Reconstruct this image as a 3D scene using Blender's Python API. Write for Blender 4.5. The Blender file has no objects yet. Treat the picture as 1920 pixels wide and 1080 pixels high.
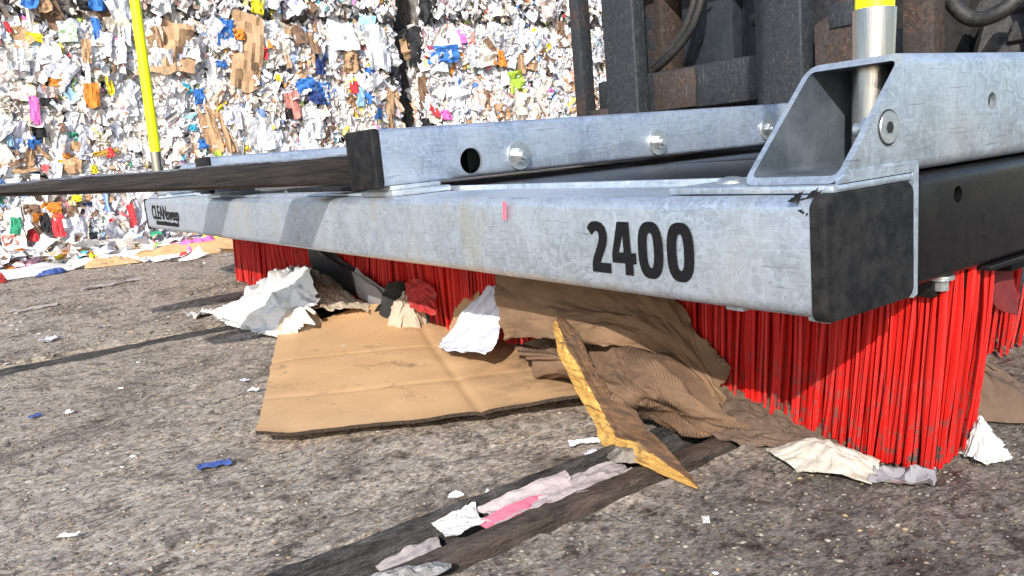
import bpy, bmesh, math, random
import numpy as np
from mathutils import Vector, Matrix
from mathutils.geometry import tessellate_polygon

random.seed(7)
rng = np.random.default_rng(11)
scene = bpy.context.scene
col = scene.collection
PI = math.pi

# ------------------------------------------------------------------ camera
cam_d = bpy.data.cameras.new("camera")
cam = bpy.data.objects.new("camera", cam_d)
col.objects.link(cam)
cam_d.sensor_fit = 'HORIZONTAL'
cam_d.sensor_width = 36.0
cam_d.lens = 1493.75 / 1920 * 36.0
cam_d.clip_start = 0.02
cam_d.clip_end = 500
yaw, pitch, roll = 0.970027, -0.171068, -0.088784
fw = Vector((-math.sin(yaw) * math.cos(pitch), math.cos(yaw) * math.cos(pitch), math.sin(pitch)))
rt = Vector((math.cos(yaw), math.sin(yaw), 0))
up = rt.cross(fw)
r2 = rt * math.cos(roll) + up * math.sin(roll)
u2 = -rt * math.sin(roll) + up * math.cos(roll)
cam.matrix_world = Matrix(((r2.x, u2.x, -fw.x, 0.345771), (r2.y, u2.y, -fw.y, -0.506616),
                           (r2.z, u2.z, -fw.z, 0.332136), (0, 0, 0, 1)))
scene.camera = cam

# ------------------------------------------------------------------ sky, sun, exposure
SUN = Vector((1.2, -1.28, 1.0)).normalized()
world = bpy.data.worlds.new("World")
scene.world = world
world.use_nodes = True
wn = world.node_tree.nodes
wl = world.node_tree.links
sky = wn.new('ShaderNodeTexSky')
sky.sky_type = 'NISHITA'
sky.sun_disc = False
sky.sun_elevation = math.asin(SUN.z)
sky.sun_rotation = math.atan2(SUN.x, SUN.y)
bg = wn['Background']
bg.inputs['Strength'].default_value = 0.15
wl.new(sky.outputs[0], bg.inputs['Color'])
sun_d = bpy.data.lights.new("sun", 'SUN')
sun_d.energy = 3.5
sun_d.angle = math.radians(0.53)
sun_d.color = (1.0, 0.955, 0.89)
sun = bpy.data.objects.new("sun", sun_d)
col.objects.link(sun)
sun.rotation_euler = SUN.to_track_quat('Z', 'Y').to_euler()
scene.view_settings.view_transform = 'Standard'
scene.view_settings.look = 'None'
scene.view_settings.exposure = 0.78
scene.view_settings.gamma = 1.0

# ------------------------------------------------------------------ material helpers
class NT:
    def __init__(s, name):
        s.m = bpy.data.materials.new(name)
        s.m.use_nodes = True
        s.t = s.m.node_tree
        s.b = s.t.nodes['Principled BSDF']
    def n(s, typ, **kw):
        nd = s.t.nodes.new(typ)
        for k, v in kw.items():
            if k.startswith('i_'):
                key = k[2:]
                key = int(key) if key.isdigit() else key.replace('_', ' ')
                if isinstance(v, bpy.types.NodeSocket):
                    s.t.links.new(v, nd.inputs[key])
                else:
                    nd.inputs[key].default_value = v
            else:
                setattr(nd, k, v)
        return nd
    def coord(s, scale=(1, 1, 1), kind='Object', rot=(0, 0, 0)):
        tc = s.n('ShaderNodeTexCoord')
        mp = s.n('ShaderNodeMapping')
        s.t.links.new(tc.outputs[kind], mp.inputs['Vector'])
        mp.inputs['Scale'].default_value = scale
        mp.inputs['Rotation'].default_value = rot
        return mp.outputs[0]
    def noise(s, vec, scale, detail=4, rough=0.6, dist=0.0):
        return s.n('ShaderNodeTexNoise', i_Vector=vec, i_Scale=scale, i_Detail=detail, i_Roughness=rough, i_Distortion=dist).outputs['Fac']
    def voro(s, vec, scale, out='Distance', feature='F1', rand=1.0):
        return s.n('ShaderNodeTexVoronoi', feature=feature, i_Vector=vec, i_Scale=scale, i_Randomness=rand).outputs[out]
    def ramp(s, fac, stops, interp='LINEAR'):
        r = s.n('ShaderNodeValToRGB', i_Fac=fac)
        cr = r.color_ramp
        cr.interpolation = interp
        while len(cr.elements) < len(stops):
            cr.elements.new(0.5)
        for e, (p, c) in zip(cr.elements, stops):
            e.position = p
            if not isinstance(c, (tuple, list)):
                c = (c, c, c)
            e.color = (c[0], c[1], c[2], 1)
        return r.outputs['Color']
    def mix(s, fac, a, b, blend='MIX'):
        nd = s.n('ShaderNodeMix', data_type='RGBA', blend_type=blend)
        for key, v in ((0, fac), (6, a), (7, b)):
            if isinstance(v, bpy.types.NodeSocket):
                s.t.links.new(v, nd.inputs[key])
            elif key == 0:
                nd.inputs[0].default_value = v
            else:
                nd.inputs[key].default_value = (v[0], v[1], v[2], 1)
        return nd.outputs[2]
    def math(s, op, a, b=0.0):
        nd = s.n('ShaderNodeMath', operation=op)
        for k, v in ((0, a), (1, b)):
            if isinstance(v, bpy.types.NodeSocket):
                s.t.links.new(v, nd.inputs[k])
            else:
                nd.inputs[k].default_value = v
        return nd.outputs[0]
    def set(s, color=None, rough=None, metal=None, bump=None, bdist=0.001, bstr=1.0, **kw):
        for key, v in (('Base Color', color), ('Roughness', rough), ('Metallic', metal)):
            if v is None:
                continue
            if isinstance(v, bpy.types.NodeSocket):
                s.t.links.new(v, s.b.inputs[key])
            elif key == 'Base Color':
                s.b.inputs[key].default_value = (v[0], v[1], v[2], 1)
            else:
                s.b.inputs[key].default_value = v
        if bump is not None:
            bn = s.n('ShaderNodeBump', i_Height=bump, i_Distance=bdist, i_Strength=bstr)
            s.t.links.new(bn.outputs[0], s.b.inputs['Normal'])
        for k, v in kw.items():
            s.b.inputs[k.replace('_', ' ')].default_value = v
        return s.m

def m_simple(name, c1, c2, scale=30, rough=0.6, metal=0.0, bscale=None, bdist=0.0006, lo=0.35, hi=0.65, stretch=(1, 1, 1)):
    t = NT(name)
    v = t.coord(stretch)
    f = t.noise(v, scale, 6, 0.65)
    c = t.ramp(f, [(lo, c1), (hi, c2)])
    b = t.noise(v, bscale or scale * 3, 5, 0.7)
    return t.set(c, rough, metal, b, bdist)

def m_galv(name, tint=(0.50, 0.56, 0.635), stain=0.6, scratch=True):
    t = NT(name)
    v = t.coord()
    cell = t.n('ShaderNodeTexVoronoi', feature='F1', i_Vector=t.n('ShaderNodeMixRGB', i_Fac=0.12, i_Color1=v, i_Color2=t.n('ShaderNodeTexNoise', i_Vector=v, i_Scale=40).outputs['Color']).outputs[0], i_Scale=95).outputs['Color']
    sp = t.n('ShaderNodeSeparateColor', i_Color=cell).outputs[0]
    spang = t.ramp(sp, [(0.0, tuple(x * 0.80 for x in tint)), (1.0, tuple(min(1, x * 1.18) for x in tint))])
    big = t.noise(v, 9, 5, 0.6)
    c = t.mix(t.ramp(big, [(0.42, 0.0), (0.62, 0.5)]), spang, (0.66, 0.70, 0.74))
    # dried rusty run-off marks
    vs = t.coord((9, 9, 5))
    tan = t.noise(vs, 1.3, 4, 0.55)
    c = t.mix(t.ramp(tan, [(0.55, 0.0), (0.72, stain * 0.8)]), c, (0.60, 0.53, 0.42))
    # chalky handling streaks and fine scratches along the length
    vv = t.coord((30, 30, 420))
    st = t.noise(vv, 1.0, 3, 0.5)
    c = t.mix(t.ramp(st, [(0.53, 0.0), (0.72, 0.40)]), c, (0.74, 0.77, 0.81))
    vw = t.noise(t.coord((160, 160, 12)), 1.0, 3, 0.6)
    c = t.mix(t.ramp(vw, [(0.56, 0.0), (0.72, 0.40)]), c, (0.40, 0.44, 0.50))
    vd = t.coord((18, 18, 700))
    sc = t.noise(vd, 1.0, 2, 0.5)
    c = t.mix(t.ramp(sc, [(0.66, 0.0), (0.70, 0.6)]), c, (0.16, 0.16, 0.17))
    fine = t.noise(v, 420, 4, 0.7)
    c = t.mix(t.ramp(fine, [(0.3, 0.22), (0.5, 0.0)]), c, (0.25, 0.25, 0.26))
    rg = t.ramp(t.noise(v, 30, 4), [(0.3, 0.36), (0.7, 0.56)])
    bp = t.math('ADD', t.math('MULTIPLY', fine, 0.6), t.math('MULTIPLY', big, 2.0))
    return t.set(c, rg, 0.78, bp, 0.0006, 0.6)

def m_steel(name, paint=(0.014, 0.016, 0.020), rustness=0.5, rust_z=None):
    t = NT(name)
    v = t.coord()
    n1 = t.noise(v, 14, 6, 0.7)
    n2 = t.noise(v, 90, 5, 0.7)
    base = t.ramp(n2, [(0.3, paint), (0.7, tuple(x * 2.0 + 0.01 for x in paint))])
    lo = 0.75 - 0.35 * rustness
    f = t.ramp(n1, [(lo, 0.0), (lo + 0.14, 1.0)])
    rust = t.ramp(n2, [(0.3, (0.018, 0.012, 0.010)), (0.50, (0.060, 0.034, 0.024)), (0.66, (0.12, 0.066, 0.042)), (0.78, (0.30, 0.24, 0.19))])
    c = t.mix(f, base, rust)
    sp = t.voro(v, 160)
    c = t.mix(t.math('MULTIPLY', t.ramp(sp, [(0.10, 0.8), (0.16, 0.0)]), t.ramp(n1, [(0.45, 0.0), (0.6, 1.0)])), c, (0.36, 0.33, 0.29))
    sc = t.noise(t.coord((300, 300, 25)), 1, 3)
    c = t.mix(t.ramp(sc, [(0.62, 0), (0.7, 0.35)]), c, (0.25, 0.24, 0.24))
    return t.set(c, t.ramp(n1, [(0.3, 0.45), (0.7, 0.8)]), 0.15, n2, 0.0012, 0.8)

def m_attr(name, rough=0.75):
    t = NT(name)
    a = t.n('ShaderNodeAttribute', attribute_name='col').outputs['Color']
    v = t.coord()
    n = t.noise(v, 55, 5, 0.65)
    c = t.mix(t.ramp(n, [(0.32, 0.25), (0.5, 0.0)]), a, (0.62, 0.58, 0.56), 'MULTIPLY')
    pr = t.noise(t.coord((1, 40, 130)), 1.0, 3, 0.6)
    c = t.mix(t.ramp(pr, [(0.60, 0.0), (0.68, 0.30)]), c, (0.35, 0.36, 0.42), 'MULTIPLY')
    return t.set(c, rough, 0, n, 0.004, 0.6)

def m_objcol(name, rough=0.7):
    t = NT(name)
    a = t.n('ShaderNodeObjectInfo').outputs['Color']
    v = t.coord()
    n = t.noise(v, 2.2, 5, 0.65)
    c = t.mix(t.ramp(n, [(0.35, 0.30), (0.6, 0.0)]), a, (0.5, 0.48, 0.45), 'MULTIPLY')
    pr = t.noise(t.coord((1, 3, 9)), 1.3, 3, 0.6)
    c = t.mix(t.ramp(pr, [(0.62, 0.0), (0.66, 0.45)]), c, (0.55, 0.55, 0.62), 'MULTIPLY')
    return t.set(c, rough, 0, n, 0.05, 0.5)

def m_paper(name, c=(0.80, 0.79, 0.77), dirt=(0.30, 0.25, 0.20), amount=0.4, scale=22, rough=0.8, print_lines=None):
    t = NT(name)
    v = t.coord()
    n = t.noise(v, scale, 6, 0.65)
    k = t.mix(t.ramp(n, [(0.56, 0.0), (0.74, amount)]), c, dirt)
    n2 = t.noise(v, scale * 9, 4, 0.7)
    k = t.mix(t.ramp(n2, [(0.33, 0.25), (0.5, 0.0)]), k, tuple(x * 0.6 for x in c))
    if print_lines:
        pl = t.noise(t.coord(print_lines), 1.0, 2, 0.5)
        k = t.mix(t.ramp(pl, [(0.60, 0.0), (0.66, 0.55)]), k, (0.22, 0.20, 0.22))
    return t.set(k, rough, 0, n2, 0.0006, 0.5)

GALV = m_galv("galvanised_steel")
GALV2 = m_galv("galvanised_tube", (0.42, 0.485, 0.60), 0.10)
GALV3 = m_galv("galvanised_bracket", (0.49, 0.555, 0.62), 0.6)
GALVIN = m_simple("shaded_zinc_inside", (0.09, 0.115, 0.14), (0.19, 0.22, 0.25), 24, 0.55, 0.6, 300, 0.0006)  # inner tube faces: interior shade painted into a darker zinc colour
ZINC = m_simple("zinc_bolt", (0.45, 0.47, 0.48), (0.68, 0.69, 0.68), 120, 0.3, 0.85)
STAINLESS = m_simple("brushed_stainless", (0.34, 0.31, 0.29), (0.50, 0.46, 0.43), 1.0, 0.25, 0.95, 2.0, 0.0002, 0.3, 0.7, (400, 400, 14))
CAP = m_simple("black_rubber_cap", (0.006, 0.006, 0.007), (0.026, 0.025, 0.024), 60, 0.7, 0, 240, 0.0008, 0.40, 0.72)
CAP.node_tree.nodes["Principled BSDF"].inputs["Specular IOR Level"].default_value = 0.25
COVER = m_simple("black_powder_coat", (0.005, 0.005, 0.006), (0.011, 0.010, 0.010), 60, 0.28, 0, 500, 0.00025)
COVER.node_tree.nodes["Principled BSDF"].inputs["Specular IOR Level"].default_value = 0.35
FORKM = m_simple("worn_fork_steel", (0.009, 0.007, 0.006), (0.055, 0.044, 0.038), 1.0, 0.45, 0.25, 2.5, 0.0012, 0.38, 0.72, (60, 16, 260))
FORKW = m_simple("polished_fork_top", (0.20, 0.19, 0.19), (0.52, 0.52, 0.52), 90, 0.38, 0.7)
STEEL = m_steel("dark_painted_steel", rustness=0.25)
STEELR = m_steel("rusty_dark_steel", rustness=0.8)
STEELX = m_steel("rusted_steel", (0.03, 0.022, 0.018), 0.75)
PANEL = m_simple("dark_blue_grey_panel", (0.022, 0.027, 0.036), (0.036, 0.042, 0.052), 40, 0.4)
HOSE = m_simple("black_rubber_hose", (0.010, 0.010, 0.010), (0.035, 0.034, 0.032), 90, 0.55)
TYRE = m_simple("dusty_tyre_rubber", (0.014, 0.014, 0.015), (0.07, 0.066, 0.062), 35, 0.75, 0, 160, 0.003)
YELLOW = m_simple("fluorescent_yellow", (0.80, 0.86, 0.0), (0.92, 0.95, 0.0), 20, 0.45)
PRINT = m_simple("black_vinyl_print", (0.006, 0.006, 0.007), (0.010, 0.010, 0.011), 200, 0.6)
PRINT.node_tree.nodes["Principled BSDF"].inputs["Specular IOR Level"].default_value = 0.15
DARKIN = m_simple("grimy_black", (0.006, 0.006, 0.006), (0.02, 0.019, 0.018), 40, 0.8)
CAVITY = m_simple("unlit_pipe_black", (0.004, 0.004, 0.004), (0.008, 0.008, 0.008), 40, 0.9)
WIRE = m_simple("baling_wire", (0.10, 0.09, 0.08), (0.25, 0.23, 0.2), 60, 0.5, 0.6)
RAILM = m_simple("rusty_wet_rail", (0.040, 0.029, 0.022), (0.15, 0.108, 0.082), 1.0, 0.5, 0.1, 3.0, 0.004, 0.35, 0.75, (110, 26, 110))
RAILS = m_simple("worn_rail_edge", (0.02, 0.018, 0.017), (0.16, 0.145, 0.135), 1.0, 0.38, 0.5, 3.0, 0.004, 0.35, 0.70, (110, 22, 110))
RAILG = m_simple("grey_worn_rail", (0.02, 0.018, 0.017), (0.085, 0.078, 0.072), 1.0, 0.6, 0.2, 3.0, 0.002, 0.35, 0.75, (110, 26, 110))
SCRAPS = m_attr("waste_paper_scraps")
SCRAP1 = m_objcol("waste_paper_scrap")

def m_bristle():
    t = NT("red_plastic_bristle")
    g = t.n('ShaderNodeNewGeometry').outputs['Position']
    z = t.n('ShaderNodeSeparateXYZ', i_Vector=g).outputs[2]
    n = t.noise(g, 70, 5, 0.7)
    n2 = t.noise(g, 9, 3, 0.6)
    c = t.ramp(n2, [(0.3, (0.38, 0.007, 0.005)), (0.7, (0.58, 0.014, 0.010))])
    # clotted dirt near the tips
    low = t.ramp(z, [(0.02, 1.0), (0.11, 0.0)])
    n3 = t.noise(g, 75, 6, 0.75)
    f = t.math('MULTIPLY', t.ramp(n3, [(0.53, 0.0), (0.59, 1.0)]), low)
    c = t.mix(f, c, (0.065, 0.055, 0.048))
    return t.set(c, 0.5, 0, n, 0.0003, 0.4, Specular_IOR_Level=0.3)
BRISTLE = m_bristle()

def m_ground():
    t = NT("gritty_dirty_asphalt")
    v = t.coord((1.0, 0.55, 1.0))
    w = t.coord()
    f1 = t.noise(v, 170, 7, 0.72, 0.4)
    base = t.ramp(f1, [(0.32, (0.055, 0.041, 0.031)), (0.43, (0.22, 0.172, 0.130)), (0.52, (0.41, 0.332, 0.262)), (0.63, (0.60, 0.505, 0.41)), (0.8, (0.72, 0.64, 0.55))])
    # rolled-in stones and paper crumbs, each its own tint
    vd = t.n('ShaderNodeMixRGB', i_Fac=0.006, i_Color1=v, i_Color2=t.n('ShaderNodeTexNoise', i_Vector=v, i_Scale=420).outputs['Color']).outputs[0]
    vo = t.n('ShaderNodeTexVoronoi', i_Vector=vd, i_Scale=360)
    hv = t.n('ShaderNodeSeparateColor', i_Color=vo.outputs['Color'])
    tint = t.ramp(hv.outputs[0], [(0.0, (0.035, 0.031, 0.028)), (0.14, (0.10, 0.085, 0.07)), (0.30, (0.20, 0.165, 0.13)), (0.48, (0.33, 0.245, 0.15)), (0.58, (0.31, 0.265, 0.22)), (0.72, (0.20, 0.205, 0.215)), (0.82, (0.40, 0.355, 0.30)), (0.94, (0.60, 0.56, 0.50))], 'CONSTANT')
    msk = t.math('MULTIPLY', t.ramp(vo.outputs['Distance'], [(0.30, 1.0), (0.62, 0.25)]), t.ramp(hv.outputs[1], [(0.25, 0.15), (0.6, 0.9)]))
    c = t.mix(msk, base, tint)
    vo2 = t.n('ShaderNodeTexVoronoi', i_Vector=vd, i_Scale=130)
    h2 = t.n('ShaderNodeSeparateColor', i_Color=vo2.outputs['Color'])
    t2 = t.ramp(h2.outputs[0], [(0.0, (0.26, 0.22, 0.175)), (0.3, (0.10, 0.095, 0.09)), (0.55, (0.36, 0.25, 0.14)), (0.7, (0.44, 0.40, 0.35)), (0.84, (0.22, 0.225, 0.24)), (0.95, (0.38, 0.15, 0.07))], 'CONSTANT')
    m2 = t.math('MULTIPLY', t.ramp(vo2.outputs['Distance'], [(0.20, 0.8), (0.40, 0.0)]), t.ramp(h2.outputs[1], [(0.55, 0.0), (0.62, 1.0)]))
    m2 = t.math('MULTIPLY', m2, t.ramp(f1, [(0.40, 0.1), (0.55, 1.0)]))
    c = t.mix(m2, c, t2)
    # oily, damp and dusty patches
    p1 = t.noise(w, 5.5, 6, 0.62, 0.5)
    c = t.mix(t.ramp(p1, [(0.36, 0.75), (0.50, 0.0)]), c, (0.30, 0.27, 0.25), 'MULTIPLY')
    p2 = t.noise(w, 27, 6, 0.7, 0.6)
    c = t.mix(t.ramp(p2, [(0.36, 0.85), (0.47, 0.0)]), c, (0.20, 0.175, 0.155), 'MULTIPLY')
    p3 = t.noise(t.coord((1.0, 0.5, 1.0)), 80, 5, 0.7, 0.4)
    c = t.mix(t.ramp(p3, [(0.36, 0.8), (0.46, 0.0)]), c, (0.22, 0.19, 0.17), 'MULTIPLY')
    c = t.mix(t.ramp(p3, [(0.58, 0.0), (0.70, 0.5)]), c, (0.50, 0.45, 0.385))
    c = t.mix(t.ramp(p1, [(0.55, 0.0), (0.75, 0.30)]), c, (0.36, 0.31, 0.265))
    # traffic smear: long drag marks along the lane
    sm = t.noise(t.coord((90, 5, 1)), 1.0, 4, 0.6)
    c = t.mix(t.ramp(sm, [(0.56, 0.0), (0.72, 0.30)]), c, (0.32, 0.29, 0.27))
    # blacker, wetter ground right of the rail channel
    x = t.n('ShaderNodeSeparateXYZ', i_Vector=w).outputs[0]
    xs = t.math('ADD', x, t.math('MULTIPLY', t.math('SUBTRACT', p1, 0.5), 0.35))
    wet = t.ramp(t.math('ADD', xs, 0.6), [(0.36, 0.0), (0.50, 0.85)])
    c = t.mix(wet, c, (0.40, 0.39, 0.40), 'MULTIPLY')
    rg = t.ramp(p2, [(0.35, 0.55), (0.55, 0.88)])
    bp = t.math('ADD', t.math('MULTIPLY', f1, 0.6), t.math('MULTIPLY', vo.outputs['Distance'], -0.35))
    bp = t.math('ADD', bp, t.math('MULTIPLY', p2, 1.2))
    return t.set(c, rg, 0, bp, 0.0030, 0.75)
GROUND = m_ground()

def m_cardboard():
    t = NT("soiled_cardboard")
    v = t.coord()
    uvn = t.n('ShaderNodeTexCoord').outputs['UV']
    fl = t.n('ShaderNodeTexWave', wave_type='BANDS', bands_direction='X', i_Vector=uvn, i_Scale=38.0, i_Distortion=0.4, i_Detail=1.0).outputs['Fac']
    n = t.noise(v, 8, 5, 0.6)
    c = t.ramp(n, [(0.3, (0.50, 0.295, 0.135)), (0.7, (0.60, 0.37, 0.185))])
    c = t.mix(t.math('MULTIPLY', fl, 0.10), c, (0.30, 0.19, 0.10))
    d = t.noise(t.coord((1, 1.5, 1), rot=(0, 0, 0.5)), 9, 7, 0.74, 0.2)
    c = t.mix(t.ramp(d, [(0.58, 0.0), (0.70, 0.75)]), c, (0.12, 0.075, 0.045))
    d2 = t.noise(v, 60, 4, 0.6)
    c = t.mix(t.ramp(d2, [(0.66, 0.0), (0.72, 0.6)]), c, (0.13, 0.10, 0.08))
    # muddy tyre grime on the half nearest the broom
    y = t.n('ShaderNodeSeparateXYZ', i_Vector=uvn).outputs[0]
    g = t.math('MULTIPLY', t.ramp(y, [(0.55, 0.0), (0.8, 1.0)]), t.ramp(t.noise(v, 11, 6, 0.7), [(0.40, 0.0), (0.62, 0.8)]))
    c = t.mix(g, c, (0.13, 0.085, 0.05))
    vo = t.n('ShaderNodeTexVoronoi', i_Vector=v, i_Scale=30)
    vz = t.n('ShaderNodeSeparateColor', i_Color=vo.outputs['Color']).outputs[0]
    fl2 = t.math('MULTIPLY', t.ramp(vo.outputs['Distance'], [(0.12, 1.0), (0.17, 0.0)]), t.ramp(vz, [(0.90, 0.0), (0.92, 0.7)]))
    c = t.mix(fl2, c, (0.55, 0.54, 0.52))
    return t.set(c, 0.85, 0, t.math('ADD', t.math('MULTIPLY', fl, 0.15), t.math('MULTIPLY', n, 2)), 0.0008, 0.4)
CARD = m_cardboard()

def m_kraft(name, c1, c2):
    t = NT(name)
    v = t.coord()
    n = t.noise(v, 18, 6, 0.65)
    c = t.ramp(n, [(0.3, c1), (0.7, c2)])
    g = t.noise(v, 42, 5, 0.7)
    c = t.mix(t.ramp(g, [(0.60, 0.0), (0.74, 0.55)]), c, (0.07, 0.05, 0.038))
    f = t.noise(v, 400, 3, 0.6)
    return t.set(c, 0.9, 0, f, 0.0007, 0.6)
KRAFT = m_kraft("brown_kraft_paper", (0.145, 0.083, 0.044), (0.215, 0.130, 0.072))
KRAFT2 = m_kraft("brown_corrugated_paper", (0.125, 0.071, 0.040), (0.190, 0.115, 0.068))
RAG = m_kraft("trodden_brown_paper", (0.08, 0.05, 0.034), (0.15, 0.098, 0.066))

def m_wood():
    t = NT("split_softwood")
    v = t.coord((1, 1, 1), rot=(0, 0.58, 0))
    g = t.noise(t.coord((22, 260, 260), rot=(0, 0.55, 0)), 1.0, 6, 0.7, 0.6)
    fresh = t.ramp(g, [(0.34, (0.13, 0.065, 0.025)), (0.46, (0.48, 0.25, 0.05)), (0.62, (0.68, 0.42, 0.11))])
    n = t.noise(v, 45, 5, 0.7)
    fresh = t.mix(t.ramp(n, [(0.52, 0), (0.64, 0.8)]), fresh, (0.15, 0.085, 0.04))
    old = t.ramp(g, [(0.3, (0.05, 0.028, 0.016)), (0.5, (0.10, 0.05, 0.022)), (0.7, (0.20, 0.10, 0.042))])
    n2 = t.noise(v, 22, 5, 0.6)
    old = t.mix(t.ramp(n2, [(0.52, 0), (0.66, 0.7)]), old, (0.05, 0.04, 0.035))
    a = t.n('ShaderNodeAttribute', attribute_name='face').outputs['Fac']
    c = t.mix(a, fresh, old)
    return t.set(c, 0.75, 0, g, 0.0025, 0.9)
WOOD = m_wood()

PAPERW = m_paper("white_paper", (0.56, 0.55, 0.53), (0.45, 0.36, 0.26), 0.35, 14)
PAPERL = m_paper("lilac_white_paper", (0.54, 0.55, 0.63), (0.35, 0.34, 0.38), 0.3, 16)
PAPERB = m_paper("beige_paper", (0.42, 0.34, 0.255), (0.30, 0.22, 0.15), 0.5, 16)
PAPERR = m_paper("ribbed_stained_paper", (0.50, 0.45, 0.38), (0.20, 0.14, 0.09), 0.75, 34)
PAPERP = m_paper("wet_pinkish_paper", (0.48, 0.40, 0.385), (0.30, 0.24, 0.22), 0.5, 30, 0.45, (40, 330, 40))
PAPERG = m_paper("soaked_grey_paper", (0.36, 0.31, 0.30), (0.18, 0.15, 0.14), 0.6, 30, 0.35)
PINK = m_paper("pink_paper", (0.58, 0.14, 0.20), (0.4, 0.2, 0.2), 0.4, 30)
REDC = m_paper("red_printed_carton", (0.36, 0.022, 0.02), (0.35, 0.22, 0.18), 0.7, 30)
REDD = m_paper("dark_red_carton", (0.16, 0.012, 0.012), (0.12, 0.08, 0.06), 0.8, 30)
BLACKC = m_paper("charcoal_printed_carton", (0.030, 0.030, 0.034), (0.12, 0.10, 0.09), 0.5, 20, 0.5, (20, 160, 20))
GREYC = m_paper("grey_carton_lining", (0.25, 0.24, 0.25), (0.30, 0.05, 0.04), 0.8, 18)
BLUEP = m_paper("blue_paper", (0.035, 0.075, 0.26), (0.2, 0.22, 0.3), 0.6, 40)
TANP = m_paper("tan_carton_strip", (0.45, 0.28, 0.14), (0.2, 0.12, 0.07), 0.5, 12)
MAGP = m_paper("magenta_film", (0.72, 0.16, 0.45), (0.4, 0.1, 0.3), 0.4, 10)
YELP = m_paper("yellow_film", (0.85, 0.75, 0.03), (0.5, 0.4, 0.1), 0.3, 20)
FOAM = m_paper("white_crumb", (0.66, 0.66, 0.64), (0.5, 0.48, 0.45), 0.2, 60)
MUD = m_simple("grey_mud", (0.07, 0.06, 0.05), (0.28, 0.24, 0.20), 70, 0.8, 0, 200, 0.003)

# ------------------------------------------------------------------ object helpers
def setp(o, label=None, cat=None, group=None, kind=None):
    if label: o['label'] = label
    if cat: o['category'] = cat
    if group: o['group'] = group
    if kind: o['kind'] = kind
    return o

def obj(name, me, mat=None, parent=None, loc=None):
    o = bpy.data.objects.new(name, me)
    col.objects.link(o)
    if mat is not None and me is not None:
        for mm in (mat if isinstance(mat, (list, tuple)) else [mat]):
            me.materials.append(mm)
    if parent is not None:
        o.parent = parent
        # parents are unrotated empties: keep the given world position
        base = Vector(parent.location)
        pp = parent.parent
        while pp is not None:
            base += pp.location
            pp = pp.parent
        o.location = (Vector(loc) if loc else Vector((0, 0, 0))) - base
    elif loc:
        o.location = loc
    return o

def empty(name, loc, **kw):
    o = bpy.data.objects.new(name, None)
    col.objects.link(o)
    o.location = loc
    o.empty_display_size = 0.05
    return setp(o, **kw)

def from_bm(name, bm, smooth=False, angle=None):
    me = bpy.data.meshes.new(name)
    bmesh.ops.recalc_face_normals(bm, faces=bm.faces)
    bm.to_mesh(me)
    bm.free()
    if smooth:
        for p in me.polygons: p.use_smooth = True
        if angle is not None:
            me.set_sharp_from_angle(angle=math.radians(angle))
    return me

def bm_box(bm, lo, hi, bev=0.0, seg=2):
    lo = Vector(lo); hi = Vector(hi)
    r = bmesh.ops.create_cube(bm, size=1.0)
    vs = r['verts']
    for v in vs:
        v.co = Vector(((lo.x + hi.x) / 2 + v.co.x * (hi.x - lo.x), (lo.y + hi.y) / 2 + v.co.y * (hi.y - lo.y), (lo.z + hi.z) / 2 + v.co.z * (hi.z - lo.z)))
    if bev > 0:
        es = list({e for v in vs for e in v.link_edges})
        bmesh.ops.bevel(bm, geom=es, offset=bev, segments=seg, profile=0.5, affect='EDGES')

def box(name, lo, hi, mat, parent=None, bev=0.0015, seg=2, smooth=True):
    bm = bmesh.new()
    bm_box(bm, lo, hi, bev, seg)
    return obj(name, from_bm(name, bm, smooth, 35), mat, parent)

def bm_cyl(bm, p0, p1, r0, r1=None, n=20, caps=True):
    p0 = Vector(p0); p1 = Vector(p1); r1 = r0 if r1 is None else r1
    d = (p1 - p0)
    q = d.to_track_quat('Z', 'Y')
    a = [bm.verts.new(p0 + q @ Vector((r0 * math.cos(2 * PI * i / n), r0 * math.sin(2 * PI * i / n), 0))) for i in range(n)]
    b = [bm.verts.new(p1 + q @ Vector((r1 * math.cos(2 * PI * i / n), r1 * math.sin(2 * PI * i / n), 0))) for i in range(n)]
    for i in range(n):
        bm.faces.new((a[i], a[(i + 1) % n], b[(i + 1) % n], b[i]))
    if caps:
        bm.faces.new(a[::-1]); bm.faces.new(b)
    return a, b

def cyl(name, p0, p1, r, mat, parent=None, r1=None, n=24, caps=True):
    bm = bmesh.new()
    bm_cyl(bm, p0, p1, r, r1, n, caps)
    return obj(name, from_bm(name, bm, True, 40), mat, parent)

def tube_path(name, pts, r, mat, parent=None, n=10, sub=8):
    P = catmull(np.array(pts, float)[:, None, :], sub, 1)[:, 0, :]
    bm = bmesh.new()
    rings = []
    for i, p in enumerate(P):
        a = P[max(0, i - 1)]; b = P[min(len(P) - 1, i + 1)]
        q = Vector(b - a).to_track_quat('Z', 'Y')
        rings.append([bm.verts.new(Vector(p) + q @ Vector((r * math.cos(2 * PI * k / n), r * math.sin(2 * PI * k / n), 0))) for k in range(n)])
    for a, b in zip(rings, rings[1:]):
        for k in range(n):
            bm.faces.new((a[k], a[(k + 1) % n], b[(k + 1) % n], b[k]))
    bm.faces.new(rings[0][::-1]); bm.faces.new(rings[-1])
    return obj(name, from_bm(name, bm, True, 60), mat, parent)

def rrect(w0, w1, z0, z1, r, k=5):
    out = []
    for cx, cz, a0 in ((w1 - r, z1 - r, 0), (w0 + r, z1 - r, 90), (w0 + r, z0 + r, 180), (w1 - r, z0 + r, 270)):
        for i in range(k + 1):
            a = math.radians(a0 + 90 * i / k)
            out.append((cx + r * math.cos(a), cz + r * math.sin(a)))
    return out

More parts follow.
